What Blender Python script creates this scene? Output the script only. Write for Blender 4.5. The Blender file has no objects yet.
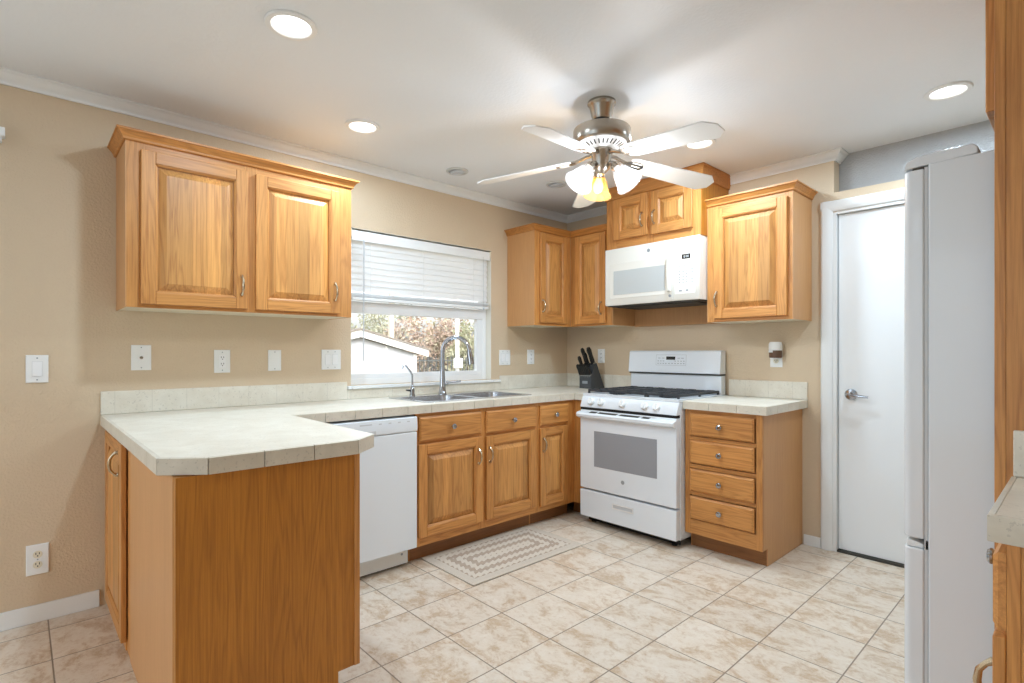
import bpy, bmesh, math, random
from mathutils import Matrix, Vector
random.seed(7)
PI = math.pi
C = bpy.context.scene.collection
S = bpy.context.scene

# ------------------------------------------------------------------ camera
cam_d = bpy.data.cameras.new('camera')
cam = bpy.data.objects.new('camera', cam_d); C.objects.link(cam)
cam.location = (3.2208, -3.6547, 1.2157)
cam.rotation_euler = (PI/2, 0, 0.8252)
cam_d.sensor_width = 36.0
cam_d.lens = 533.61/1024*36.0
cam_d.shift_y = (352.25-341.5)/1024
cam_d.clip_start = 0.02
S.camera = cam

# ------------------------------------------------------------------ world, exposure
S.view_settings.view_transform = 'Standard'
S.view_settings.look = 'None'
S.view_settings.gamma = 1.0
S.view_settings.use_curve_mapping = False
S.view_settings.exposure = 0.54
w = bpy.data.worlds.new('world'); S.world = w; w.use_nodes = True
nt = w.node_tree; nt.nodes.clear()
sky = nt.nodes.new('ShaderNodeTexSky'); sky.sky_type = 'NISHITA'; sky.sun_disc = False
sky.sun_elevation = math.radians(38); sky.sun_rotation = math.radians(120); sky.air_density = 1.0; sky.dust_density = 4.0; sky.ozone_density = 1.0
hsv = nt.nodes.new('ShaderNodeHueSaturation'); hsv.inputs['Saturation'].default_value = 0.15
bg = nt.nodes.new('ShaderNodeBackground'); bg.inputs['Strength'].default_value = 0.32
wo = nt.nodes.new('ShaderNodeOutputWorld')
nt.links.new(sky.outputs[0], hsv.inputs['Color']); nt.links.new(hsv.outputs[0], bg.inputs['Color']); nt.links.new(bg.outputs[0], wo.inputs[0])

def lamp(name, kind, loc, energy, color=(1,1,1), rot=(0,0,0), **kw):
    d = bpy.data.lights.new(name, kind); d.energy = energy; d.color = color
    for k, v in kw.items(): setattr(d, k, v)
    o = bpy.data.objects.new(name, d); C.objects.link(o); o.location = loc; o.rotation_euler = rot
    return o
sun = lamp('sun', 'SUN', (-4, 6, 8), .8, (1, .97, .92), (math.radians(50), 0, math.radians(100)), angle=math.radians(4))
# area lamps: added fill at the unseen rear window, daylight at the dining one
DAY = (.60, .80, 1.0)
lamp('daylight_area_lamp', 'AREA', (1.9, -7.35, 1.35), 24, DAY, (PI/2, 0, 0), shape='RECTANGLE', size=3.0, size_y=2.0)  # unseen panel added with its rear window to brighten the room
lamp('daylight_area_lamp', 'AREA', (0.06, -4.75, 1.5), 4, DAY, (0, -PI/2, 0), shape='RECTANGLE', size=1.15, size_y=1.5)

lamp('added_ceiling_fill', 'POINT', (2.0, -5.3, 2.22), 5, (.70, .86, 1.0), shadow_soft_size=.15)  # unseen point lamp added to brighten the ceiling and upper walls

# ------------------------------------------------------------------ helpers
class MB:
    """collects shapes, then links them as ONE mesh object"""
    def __init__(s): s.bm = bmesh.new()
    def _f(s, vs, mat, flip=False):
        try:
            f = s.bm.faces.new(vs[::-1] if flip else vs); f.material_index = mat; return f
        except ValueError: return None
    def hexa(s, p, mat=0, M=None):
        v = [s.bm.verts.new(M @ Vector(q) if M else q) for q in p]
        for idx in ((3,2,1,0),(4,5,6,7),(0,1,5,4),(1,2,6,5),(2,3,7,6),(3,0,4,7)):
            s._f([v[i] for i in idx], mat)
        return s
    def box(s, x0, x1, y0, y1, z0, z1, mat=0, M=None):
        return s.hexa([(x0,y0,z0),(x1,y0,z0),(x1,y1,z0),(x0,y1,z0),(x0,y0,z1),(x1,y0,z1),(x1,y1,z1),(x0,y1,z1)], mat, M)
    def prism(s, poly, ax, a, b, mat=0, M=None):
        """poly in the two other axes (x: (y,z); y: (x,z); z: (x,y)) pushed from a to b along ax"""
        def mk(p, t): return {'x': (t, p[0], p[1]), 'y': (p[0], t, p[1]), 'z': (p[0], p[1], t)}[ax]
        A = [s.bm.verts.new(M @ Vector(mk(p, a)) if M else mk(p, a)) for p in poly]
        B = [s.bm.verts.new(M @ Vector(mk(p, b)) if M else mk(p, b)) for p in poly]
        n = len(poly); fs = [s._f(A[::-1], mat), s._f(B, mat)]
        for i in range(n): fs.append(s._f([A[i], A[(i+1)%n], B[(i+1)%n], B[i]], mat))
        bmesh.ops.recalc_face_normals(s.bm, faces=[f for f in fs if f])
        return s
    def frustum(s, x0, x1, z0, z1, ya, yb, inset, mat=0):
        """raised field facing -y: rectangle at ya narrowing by inset to yb"""
        i = inset
        p = [(x0,ya,z0),(x1,ya,z0),(x1,ya,z1),(x0,ya,z1),(x0+i,yb,z0+i),(x1-i,yb,z0+i),(x1-i,yb,z1-i),(x0+i,yb,z1-i)]
        v = [s.bm.verts.new(q) for q in p]
        s._f([v[4],v[5],v[6],v[7]], mat)
        for k in range(4): s._f([v[k], v[(k+1)%4], v[4+(k+1)%4], v[4+k]], mat)
        return s
    def lathe(s, prof, c=(0,0,0), seg=24, mat=0, M=None, ax='z'):
        """profile (r, t) turned about an axis through c"""
        rings = []
        for r, t in prof:
            ring = []
            if r < 1e-6: pts = [(0, 0)]
            else: pts = [(r*math.cos(2*PI*k/seg), r*math.sin(2*PI*k/seg)) for k in range(seg)]
            for a, b in pts:
                q = {'z': (a, b, t), 'y': (a, t, b), 'x': (t, a, b)}[ax]
                q = Vector(q) + Vector(c)
                ring.append(s.bm.verts.new(M @ q if M else q))
            rings.append(ring)
        fs = []
        for A, B in zip(rings, rings[1:]):
            for k in range(seg):
                a0, a1 = A[k % len(A)], A[(k+1) % len(A)]; b0, b1 = B[k % len(B)], B[(k+1) % len(B)]
                vs = []
                for q in (a0, a1, b1, b0):
                    if q not in vs: vs.append(q)
                if len(vs) > 2: fs.append(s._f(vs, mat))
        bmesh.ops.recalc_face_normals(s.bm, faces=[f for f in fs if f])
        return s
    def tube(s, pts, r, seg=10, mat=0, M=None):
        pts = [Vector(p) for p in pts]; n = len(pts)
        rs = r if isinstance(r, (list, tuple)) else [r]*n
        ref = None; rings = []
        for i, p in enumerate(pts):
            t = (pts[min(i+1, n-1)] - pts[max(i-1, 0)]).normalized()
            if ref is None:
                ref = t.orthogonal().normalized()
            ref = (ref - t*ref.dot(t))
            ref = ref.normalized() if ref.length > 1e-6 else t.orthogonal().normalized()
            bi = t.cross(ref)
            ring = []
            for k in range(seg):
                q = p + rs[i]*(ref*math.cos(2*PI*k/seg) + bi*math.sin(2*PI*k/seg))
                ring.append(s.bm.verts.new(M @ q if M else q))
            rings.append(ring)
        fs = [s._f(rings[0][::-1], mat), s._f(rings[-1], mat)]
        for A, B in zip(rings, rings[1:]):
            for k in range(seg): fs.append(s._f([A[k], A[(k+1)%seg], B[(k+1)%seg], B[k]], mat))
        bmesh.ops.recalc_face_normals(s.bm, faces=[f for f in fs if f])
        return s
    def sweep(s, path, prof, mat=0, i0=0, i1=None):
        """closed profile (outward offset, z) carried along a plan path, mitred; outward is the right-hand side"""
        i1 = len(path)-1 if i1 is None else i1
        def nrm(a, b):
            d = Vector((b[0]-a[0], b[1]-a[1])).normalized(); return Vector((d.y, -d.x))
        rings = []
        for i in range(i0, i1+1):
            ns = []
            if i > 0: ns.append(nrm(path[i-1], path[i]))
            if i < len(path)-1: ns.append(nrm(path[i], path[i+1]))
            m = ns[0] if len(ns) == 1 else (ns[0]+ns[1])/(1+ns[0].dot(ns[1]))
            rings.append([s.bm.verts.new((path[i][0]+m.x*o, path[i][1]+m.y*o, z)) for o, z in prof])
        n = len(prof); fs = [s._f(rings[0], mat), s._f(rings[-1][::-1], mat)]
        for A, B in zip(rings, rings[1:]):
            for k in range(n): fs.append(s._f([A[k], B[k], B[(k+1)%n], A[(k+1)%n]], mat))
        bmesh.ops.recalc_face_normals(s.bm, faces=[f for f in fs if f])
        return s
    def plate(s, outer, holes, z0, z1, mat=0):
        """slab with holes: outlines in plan, from z0 to z1"""
        for z, up in ((z0, False), (z1, True)):
            es = []
            for loop in [outer]+holes:
                vs = [s.bm.verts.new((p[0], p[1], z)) for p in loop]
                es += [s.bm.edges.new((vs[i], vs[(i+1) % len(vs)])) for i in range(len(vs))]
            g = bmesh.ops.triangle_fill(s.bm, edges=es, use_beauty=True, use_dissolve=False, normal=(0,0,1 if up else -1))
            for f in g['geom']:
                if isinstance(f, bmesh.types.BMFace): f.material_index = mat
        fs = []
        for loop in [outer]+holes:
            n = len(loop)
            for i in range(n):
                a, b = loop[i], loop[(i+1)%n]
                vs = [s.bm.verts.new(q) for q in ((a[0],a[1],z0),(b[0],b[1],z0),(b[0],b[1],z1),(a[0],a[1],z1))]
                fs.append(s._f(vs, mat))
        bmesh.ops.remove_doubles(s.bm, verts=s.bm.verts[:], dist=1e-5)
        bmesh.ops.recalc_face_normals(s.bm, faces=s.bm.faces[:])
        return s
    def build(s, name, mats, parent=None, bevel=0, world=None, smooth=None):
        if world is not None: bmesh.ops.transform(s.bm, matrix=ROOT[world.name].inverted(), verts=s.bm.verts[:])
        me = bpy.data.meshes.new(name); s.bm.to_mesh(me); s.bm.free()
        for m in (mats if isinstance(mats, (list, tuple)) else [mats]): me.materials.append(m)
        for p in me.polygons: p.use_smooth = True
        me.set_sharp_from_angle(angle=math.radians(smooth or 32))
        o = bpy.data.objects.new(name, me); C.objects.link(o)
        if parent is not None: o.parent = parent
        if bevel:
            b = o.modifiers.new('bevel', 'BEVEL'); b.width = bevel; b.segments = 2; b.limit_method = 'ANGLE'; b.angle_limit = math.radians(50)
            b.harden_normals = True
        return o

ROOT = {}
def thing(name, label, cat, loc=(0,0,0), rotz=0, group=None):
    o = bpy.data.objects.new(name, None); C.objects.link(o)
    o.location = loc; o.rotation_euler = (0,0,rotz); o.empty_display_size = .1
    o['label'] = label; o['category'] = cat
    if group: o['group'] = group
    ROOT[o.name] = Matrix.Translation(loc) @ Matrix.Rotation(rotz, 4, 'Z')
    return o
def tag(o, label, cat, group=None, kind=None):
    o['label'] = label; o['category'] = cat
    if group: o['group'] = group
    if kind: o['kind'] = kind
    return o
def struct(o, label=None, cat=None):
    o['kind'] = 'structure'
    if label: o['label'] = label
    if cat: o['category'] = cat
    return o
def P(mb, name, mats, root, parent=None, bevel=0, world=True, label=None, smooth=None):
    """a part (or sub-part when parent is a part) of root, built in world coordinates unless world is False"""
    o = mb.build(name, mats, parent if parent is not None else root, bevel, root if world else None, smooth)
    if label: o['label'] = label
    return o

# ------------------------------------------------------------------ materials
def lin(r, g, b):
    f = lambda c: (c/255/12.92) if c/255 <= .04045 else ((c/255+.055)/1.055)**2.4
    return (f(r), f(g), f(b), 1)
class N:
    def __init__(s, name):
        s.m = bpy.data.materials.new(name); s.m.use_nodes = True; s.t = s.m.node_tree; s.t.nodes.clear()
        s.out = s.n('ShaderNodeOutputMaterial'); s.b = s.n('ShaderNodeBsdfPrincipled'); s.l(s.b.outputs[0], s.out.inputs[0])
    def n(s, t, **kw):
        q = s.t.nodes.new(t)
        for k, v in kw.items(): setattr(q, k, v)
        return q
    def l(s, a, b): s.t.links.new(a, b)
    def set(s, **kw):
        for k, v in kw.items(): s.b.inputs[k.replace('_', ' ')].default_value = v
        return s
    def math(s, op, a, b=None, c=None):
        q = s.n('ShaderNodeMath', operation=op)
        for i, v in enumerate((a, b, c)):
            if v is None: continue
            if isinstance(v, (int, float)): q.inputs[i].default_value = v
            else: s.l(v, q.inputs[i])
        return q.outputs[0]
    def coord(s, rand=0):
        tc = s.n('ShaderNodeTexCoord').outputs['Object']
        if rand:
            oi = s.n('ShaderNodeObjectInfo'); v = s.n('ShaderNodeVectorMath', operation='SCALE'); cx = s.n('ShaderNodeCombineXYZ')
            for i, k in enumerate((1.0, 1.7, 2.3)): s.l(s.math('MULTIPLY', oi.outputs['Random'], k*rand), cx.inputs[i])
            a = s.n('ShaderNodeVectorMath', operation='ADD'); s.l(tc, a.inputs[0]); s.l(cx.outputs[0], a.inputs[1]); return a.outputs[0]
        return tc
    def scale(s, v, sc):
        q = s.n('ShaderNodeVectorMath', operation='MULTIPLY'); s.l(v, q.inputs[0]); q.inputs[1].default_value = sc; return q.outputs[0]
    def noise(s, v, scale, detail=3, rough=.55, dist=0):
        q = s.n('ShaderNodeTexNoise'); s.l(v, q.inputs['Vector'])
        q.inputs['Scale'].default_value = scale; q.inputs['Detail'].default_value = detail; q.inputs['Roughness'].default_value = rough; q.inputs['Distortion'].default_value = dist
        return q.outputs['Fac']
    def ramp(s, f, stops):
        q = s.n('ShaderNodeValToRGB'); e = q.color_ramp.elements
        while len(e) < len(stops): e.new(.5)
        for k, (p, c) in zip(e, stops): k.position = p; k.color = c
        s.l(f, q.inputs[0]); return q.outputs[0]
    def mix(s, f, a, b, mode='MIX'):
        q = s.n('ShaderNodeMix', data_type='RGBA', blend_type=mode)
        for i, v in ((0, f), (6, a), (7, b)):
            if isinstance(v, (int, float, tuple)): q.inputs[i].default_value = v
            else: s.l(v, q.inputs[i])
        return q.outputs[2]
    def bump(s, h, strength, dist=.002):
        q = s.n('ShaderNodeBump'); q.inputs['Strength'].default_value = strength; q.inputs['Distance'].default_value = dist
        s.l(h, q.inputs['Height']); s.l(q.outputs[0], s.b.inputs['Normal'])
    def sep(s, v):
        q = s.n('ShaderNodeSeparateXYZ'); s.l(v, q.inputs[0]); return q.outputs
    def base(s, c): s.l(c, s.b.inputs['Base Color'])

def plain(name, col, rough=.5, metal=0, coat=0, noise=None, **kw):
    k = N(name); k.set(Base_Color=col, Roughness=rough, Metallic=metal, Coat_Weight=coat, **kw)
    if noise:
        f = k.noise(k.coord(), noise[0], 4)
        k.base(k.mix(f, tuple(c*(1-noise[1]) for c in col[:3])+(1,), tuple(min(1, c*(1+noise[1])) for c in col[:3])+(1,)))
    return k.m

def oak(name, axis, light, dark, boards=0, rough=.46, fig=.55):
    """oak with its grain along the given object axis"""
    k = N(name); v = k.coord(rand=3.1)
    lo = {'x': (.07, 1, 1), 'y': (1, .07, 1), 'z': (1, 1, .07)}[axis]
    g = k.scale(v, lo)
    big = k.noise(g, 11, 3, .5, .5)                         # cathedral figure
    rings = k.math('SINE', k.math('MULTIPLY', big, 75))
    rings = k.math('POWER', k.math('MULTIPLY_ADD', rings, .5, .5), 2.2)
    lo2 = {'x': (.02, 1, 1), 'y': (1, .02, 1), 'z': (1, 1, .02)}[axis]
    fine = k.noise(k.scale(v, lo2), 190, 4, .8)            # pores
    tone = k.noise(k.scale(v, {'x': (.2, 1, 1), 'y': (1, .2, 1), 'z': (1, 1, .2)}[axis]), 6, 2)
    f = k.math('ADD', k.math('MULTIPLY', rings, fig*.5), k.math('MULTIPLY', fine, 1.25))
    f = k.math('ADD', f, k.math('MULTIPLY', tone, .35))
    f = k.math('SUBTRACT', f, .50)
    col = k.ramp(f, [(0.12, light), (.55, tuple((a+b)/2 for a, b in zip(light, dark))), (.95, dark)])
    if boards:
        s = k.sep(v); d = s[0]
        wn = k.n('ShaderNodeTexWhiteNoise', noise_dimensions='1D')
        k.l(k.math('FLOOR', k.math('DIVIDE', d, boards)), wn.inputs['W'])
        b = k.math('MULTIPLY_ADD', wn.outputs['Value'], .44, .74)
        cc = k.n('ShaderNodeCombineColor'); [k.l(b, cc.inputs[i]) for i in range(3)]
        col = k.mix(1.0, col, cc.outputs[0], 'MULTIPLY')
    oi = k.n('ShaderNodeObjectInfo')
    h = k.n('ShaderNodeHueSaturation'); k.l(col, h.inputs['Color']); k.l(k.math('MULTIPLY_ADD', oi.outputs['Random'], .16, .92), h.inputs['Value'])
    k.base(h.outputs[0]); k.set(Roughness=rough, Coat_Weight=.08, Coat_Roughness=.4)
    k.bump(fine, .12, .0008)
    return k.m

OL, OD = lin(212, 149, 80), lin(156, 92, 37)
M = {}
M['oak_z'] = oak('oak_vertical_grain', 'z', OL, OD)
M['oak_x'] = oak('oak_horizontal_grain', 'x', OL, OD)
M['oak_y'] = oak('oak_depth_grain', 'y', OL, OD)
M['oak_panel'] = oak('oak_glued_boards', 'z', lin(216, 156, 86), lin(158, 95, 40), boards=.062)
M['oak_side'] = oak('oak_print_side', 'z', lin(204, 152, 100), lin(176, 122, 74), fig=.12, rough=.45)
M['oak_end'] = oak('oak_veneer_end', 'z', lin(198, 129, 42), lin(144, 85, 18), fig=.5)
M['oak_trim'] = oak('oak_crown_grain', 'x', lin(204, 138, 68), lin(146, 86, 32))
M['melamine'] = plain('cream_melamine', lin(226, 214, 190), .5)
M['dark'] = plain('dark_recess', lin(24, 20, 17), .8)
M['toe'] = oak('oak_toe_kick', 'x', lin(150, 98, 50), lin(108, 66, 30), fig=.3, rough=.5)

def paint(name, col, bump=.25, sc=90, rough=.6):
    k = N(name); v = k.coord(); k.set(Roughness=rough)
    n1 = k.noise(v, sc, 3, .5)
    n2 = k.noise(v, 1.3, 2)
    k.base(k.mix(n2, tuple(c*.97 for c in col[:3])+(1,), tuple(min(1, c*1.03) for c in col[:3])+(1,)))
    r = k.n('ShaderNodeMapRange'); k.l(n1, r.inputs[0]); r.inputs[1].default_value = .42; r.inputs[2].default_value = .62
    k.bump(r.outputs[0], bump, .003)
    return k.m
M['wall'] = paint('tan_orange_peel_paint', lin(211, 189, 160), .3)
M['ceiling'] = paint('white_ceiling_paint', lin(234, 236, 238), .16, 70)
M['grey_wall'] = paint('pale_grey_gloss_paint', lin(172, 170, 168), .5, 110, .3)
M['trim'] = plain('white_trim_paint', lin(232, 232, 230), .4, noise=(3, .02))
M['white'] = plain('white_enamel', lin(231, 236, 241), .22, coat=.3)
M['aged_trim'] = plain('dull_white_fitting', lin(206, 206, 203), .55)
M['mw_white'] = plain('cream_white_enamel', lin(236, 233, 225), .26, coat=.3)
M['white_soft'] = plain('white_plastic', lin(236, 236, 234), .38)
M['white_door'] = plain('white_door_paint', lin(232, 232, 231), .42, noise=(2, .015))
M['fridge'] = plain('white_refrigerator_enamel', lin(226, 228, 230), .26, coat=.2)
M['vinyl'] = plain('white_vinyl', lin(240, 240, 240), .35)
M['grey_line'] = plain('grey_print', lin(150, 154, 158), .5)
M['pale_line'] = plain('pale_grey_print', lin(196, 199, 202), .5)
M['black'] = plain('black_enamel', lin(28, 29, 31), .38, noise=(30, .3))
M['iron'] = plain('cast_iron', lin(52, 53, 56), .5, noise=(60, .3))
M['black_plastic'] = plain('black_plastic', lin(16, 16, 17), .38)
M['block'] = plain('dark_grey_stained_wood', lin(66, 68, 72), .45, noise=(25, .2))
M['gasket'] = plain('grey_gasket', lin(205, 206, 207), .6)
M['chrome'] = plain('chrome', lin(176, 180, 186), .14, 1.0)
M['nickel'] = plain('brushed_nickel', lin(170, 160, 147), .26, 1.0)
M['steel'] = plain('stainless_steel', lin(206, 208, 212), .26, 1.0, noise=(120, .06))
M['pull'] = plain('satin_nickel_pull', lin(198, 182, 156), .25, 1.0)
M['oven_glass'] = plain('grey_oven_glass', lin(150, 154, 160), .12, coat=.4)
M['mw_glass'] = plain('pale_microwave_window', lin(196, 200, 200), .2, coat=.3)
M['display'] = plain('dark_display', lin(20, 22, 24), .15)
M['brown_plastic'] = plain('brown_plastic', lin(104, 76, 60), .35)
M['ivory'] = plain('ivory_plastic', lin(226, 218, 196), .45)
M['cream_paint'] = plain('cream_paint', lin(232, 226, 212), .5)
M['slot'] = plain('dark_slot', lin(60, 56, 48), .6)

def tile_stone(name, grout_axes, size, base, dark, spk):
    k = N(name); v = k.coord()
    n1 = k.noise(v, 9, 5, .6, .4); n2 = k.noise(v, 95, 3, .6)
    col = k.ramp(n1, [(.3, base), (.72, dark)])
    col = k.mix(k.math('MULTIPLY', k.math('GREATER_THAN', n2, .63), .35), col, spk)
    s = k.sep(v)
    for ax, off in grout_axes:
        fr = k.math('FRACT', k.math('DIVIDE', k.math('ADD', s[ax], off), size))
        d = k.math('MULTIPLY', k.math('MINIMUM', fr, k.math('SUBTRACT', 1.0, fr)), size)
        col = k.mix(k.math('MULTIPLY', k.math('LESS_THAN', d, .0014), .36), col, lin(186, 178, 164))
    k.base(col); k.set(Roughness=.33); k.bump(n2, .06, .001)
    return k.m
CB, CD, CS = lin(232, 226, 212), lin(216, 207, 190), lin(176, 168, 154)
M['top_tile'] = tile_stone('cream_counter_tile', [], .152, CB, CD, CS)
M['splash_y'] = tile_stone('cream_splash_tile_window_wall', [(1, 5.01)], .152, CB, CD, CS)
M['splash_x'] = tile_stone('cream_splash_tile_range_wall', [(0, 5.0)], .152, CB, CD, CS)
M['edge_tile'] = tile_stone('cream_edge_tile', [], .152, lin(222, 214, 198), lin(204, 195, 178), lin(160, 152, 140))
M['grout'] = plain('grey_grout', lin(128, 116, 102), .8)

def floor_mat():
    k = N('beige_stone_floor_tile'); v = k.coord(); s = k.sep(v); T = .3075; TY = .3115
    x = k.math('DIVIDE', k.math('SUBTRACT', s[0], .745-T*20), T); y = k.math('DIVIDE', k.math('SUBTRACT', s[1], -.755-TY*40), TY)
    fx, fy = k.math('FRACT', x), k.math('FRACT', y)
    ex = k.math('MINIMUM', fx, k.math('SUBTRACT', 1.0, fx)); ey = k.math('MINIMUM', fy, k.math('SUBTRACT', 1.0, fy))
    d = k.math('MULTIPLY', k.math('MINIMUM', ex, ey), T)
    cid = k.n('ShaderNodeCombineXYZ'); k.l(k.math('FLOOR', x), cid.inputs[0]); k.l(k.math('FLOOR', y), cid.inputs[1])
    wn = k.n('ShaderNodeTexWhiteNoise', noise_dimensions='3D'); k.l(cid.outputs[0], wn.inputs['Vector'])
    off = k.n('ShaderNodeVectorMath', operation='SCALE'); k.l(wn.outputs['Color'], off.inputs[0]); off.inputs['Scale'].default_value = 9
    vv = k.n('ShaderNodeVectorMath', operation='ADD'); k.l(v, vv.inputs[0]); k.l(off.outputs[0], vv.inputs[1])
    st = k.scale(vv.outputs[0], (1.0, 1.35, 1.0))
    a = k.noise(st, 7.5, 10, .74, .5); b = k.noise(st, 22, 8, .8, .4); c = k.noise(vv.outputs[0], 60, 4, .6)
    col = k.ramp(a, [(.30, lin(226, 214, 199)), (.50, lin(217, 201, 182)), (.60, lin(192, 164, 134)), (.72, lin(214, 197, 176))])
    col = k.mix(k.math('MULTIPLY', k.ramp(b, [(.52, (0,0,0,1)), (.66, (1,1,1,1))]), .6), col, lin(182, 146, 108))
    col = k.mix(k.math('MULTIPLY', k.ramp(c, [(.45, (0,0,0,1)), (.75, (1,1,1,1))]), .4), col, lin(228, 220, 208))
    h = k.n('ShaderNodeHueSaturation'); k.l(col, h.inputs['Color']); k.l(k.math('MULTIPLY_ADD', wn.outputs['Value'], .10, .95), h.inputs['Value'])
    g = k.math('LESS_THAN', d, .0026)
    k.base(k.mix(g, h.outputs[0], lin(140, 122, 104)))
    r = k.n('ShaderNodeMapRange'); k.l(d, r.inputs[0]); r.inputs[1].default_value = 0; r.inputs[2].default_value = .005
    hh = k.math('ADD', r.outputs[0], k.math('MULTIPLY', b, .25))
    k.set(Roughness=.42); k.bump(hh, .35, .002)
    return k.m
M['floor'] = floor_mat()

def rug_mat():
    k = N('woven_zigzag_rug'); v = k.coord(); s = k.sep(v)
    ax, ay = k.math('ABSOLUTE', s[0]), k.math('ABSOLUTE', s[1])
    d = k.math('MINIMUM', k.math('SUBTRACT', .25, ax), k.math('SUBTRACT', .44, ay))
    t = k.math('PINGPONG', k.math('ADD', s[0], s[1]), .022)
    q = k.math('ADD', d, k.math('MULTIPLY', t, .9))
    band = k.math('GREATER_THAN', k.math('FRACT', k.math('DIVIDE', q, .075)), .5)
    chk = k.math('GREATER_THAN', k.math('FRACT', k.math('DIVIDE', k.math('SUBTRACT', s[0], s[1]), .026)), .45)
    inside = k.math('GREATER_THAN', d, .055)
    f = k.math('MULTIPLY', k.math('MULTIPLY', band, inside), k.math('MULTIPLY_ADD', chk, .55, .35))
    n = k.noise(v, 220, 2); 
    edge = k.math('MULTIPLY', k.math('LESS_THAN', d, .05), .25)
    col = k.mix(f, lin(216, 204, 188), lin(158, 132, 110))
    col = k.mix(k.math('MULTIPLY', n, k.math('ADD', edge, .2)), col, lin(150, 132, 114))
    k.base(col); k.set(Roughness=.95); k.bump(n, .6, .003)
    return k.m
M['rug'] = rug_mat()

def emis(name, col, st):
    k = N(name); k.set(Base_Color=(.9,.9,.9,1), Emission_Color=col, Emission_Strength=st, Roughness=.4); return k.m
M['lens'] = emis('lit_downlight_lens', (1, .98, .95, 1), 2.5)
M['bulb'] = emis('lit_bulb', (1, .97, .92, 1), 5)
M['bulb_warm'] = emis('lit_warm_bulb', (1, .76, .42, 1), 5)
def frosted(name, col, tr, sol=.35):
    k = N(name); t = k.n('ShaderNodeBsdfTranslucent'); t.inputs[0].default_value = col
    p = k.n('ShaderNodeBsdfTransparent'); p.inputs[0].default_value = col
    m1 = k.n('ShaderNodeMixShader'); m1.inputs[0].default_value = tr; k.l(t.outputs[0], m1.inputs[1]); k.l(p.outputs[0], m1.inputs[2])
    k.set(Base_Color=col, Roughness=.2)
    m2 = k.n('ShaderNodeMixShader'); m2.inputs[0].default_value = sol; k.l(m1.outputs[0], m2.inputs[1]); k.l(k.b.outputs[0], m2.inputs[2])
    k.l(m2.outputs[0], k.out.inputs[0]); return k.m
M['shade'] = frosted('frosted_white_glass', (.90, .90, .91, 1), .95, .03)
M['shade_warm'] = frosted('frosted_amber_glass', (.95, .78, .48, 1), .95, .04)
M['slat'] = frosted('white_blind_slat', (.96, .96, .96, 1), 0.0)
def pane():
    k = N('window_glass'); t = k.n('ShaderNodeBsdfTransparent'); t.inputs[0].default_value = (.97, .98, .98, 1)
    g = k.n('ShaderNodeBsdfGlossy'); g.inputs['Roughness'].default_value = .02
    m = k.n('ShaderNodeMixShader'); m.inputs[0].default_value = .05; k.l(t.outputs[0], m.inputs[1]); k.l(g.outputs[0], m.inputs[2]); k.l(m.outputs[0], k.out.inputs[0]); return k.m
M['glass'] = pane()

# ------------------------------------------------------------------ room shell
H = 2.44; XR = 3.75; YF = -7.5
struct(MB().box(-.15, XR+.15, YF-.15, .35, -.1, 0).build('floor', M['floor']), 'beige stone tile floor', 'floor')
struct(MB().box(-.15, XR+.15, YF-.15, .35, H, H+.1).build('ceiling', M['ceiling']), 'smooth white ceiling', 'ceiling')
WY0, WY1, WZ0, WZ1 = -2.09, -.905, 1.0, 2.02          # kitchen window opening
VY0, VY1, VZ0, VZ1 = -5.5, -3.82, .85, 2.12           # dining window opening
mb = MB()
mb.box(-.15, 0, YF, VY0, 0, H).box(-.15, 0, VY0, VY1, 0, VZ0).box(-.15, 0, VY0, VY1, VZ1, H).box(-.15, 0, VY1, WY0, 0, H)
mb.box(-.15, 0, WY0, WY1, 0, WZ0).box(-.15, 0, WY0, WY1, WZ1, H).box(-.15, 0, WY1, .35, 0, H)
struct(mb.build('wall_left', M['wall']), 'tan wall with the sink window', 'wall')
XN = 2.161
mb = MB()
mb.box(0, XN, 0, .10, 0, H).box(XN, 2.175, 0, .10, 2.068, 2.19).box(2.175, 2.965, 0, .10, 2.075, 2.19).box(2.965, XR, 0, .10, 0, 2.19)
struct(mb.build('wall_back', M['wall']), 'tan wall behind the range', 'wall')
struct(MB().box(XN-.1, XR, .101, .18, 2.0, H).build('wall_recess', M['grey_wall']), 'grey wall set back above the white door', 'wall')
struct(MB().box(XR, XR+.15, YF, .35, 0, H).build('wall_right', M['wall']), 'tan wall behind the refrigerator', 'wall')
mb = MB(); X0, X1, Z0, Z1 = .4, 3.4, .3, 2.35
mb.box(0, X0, YF-.15, YF, 0, H).box(X1, XR, YF-.15, YF, 0, H).box(X0, X1, YF-.15, YF, 0, Z0).box(X0, X1, YF-.15, YF, Z1, H)
struct(mb.build('wall_front', M['wall']), 'tan wall behind the camera with an added wide window', 'wall')
o = struct(MB().box(0.0005, .012, YF, -3.372, 0.0005, .08).build('baseboard_left', M['trim'], bevel=.003), 'white baseboard under the left wall', 'baseboard')
struct(MB().box(1.992, 2.088, -.012, -.0005, .0005, .065).build('baseboard_back', M['trim'], bevel=.003), 'short white baseboard beside the door casing', 'baseboard')
CR = [(0.0004, 2.385), (.010, 2.385), (.012, 2.396), (.022, 2.402), (.040, 2.422), (.046, 2.430), (.055, 2.432), (.055, H-.0005), (.0004, H-.0005)]
struct(MB().sweep([(0, YF), (0, 0), (.738, 0)], CR).build('trim_1', M['trim'], smooth=50), 'white crown moulding along the window wall', 'trim')
struct(MB().sweep([(1.512, 0), (XN, 0), (XN, .10)], CR).build('trim_2', M['trim'], smooth=50), 'white crown moulding ending above the door', 'trim')

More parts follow.
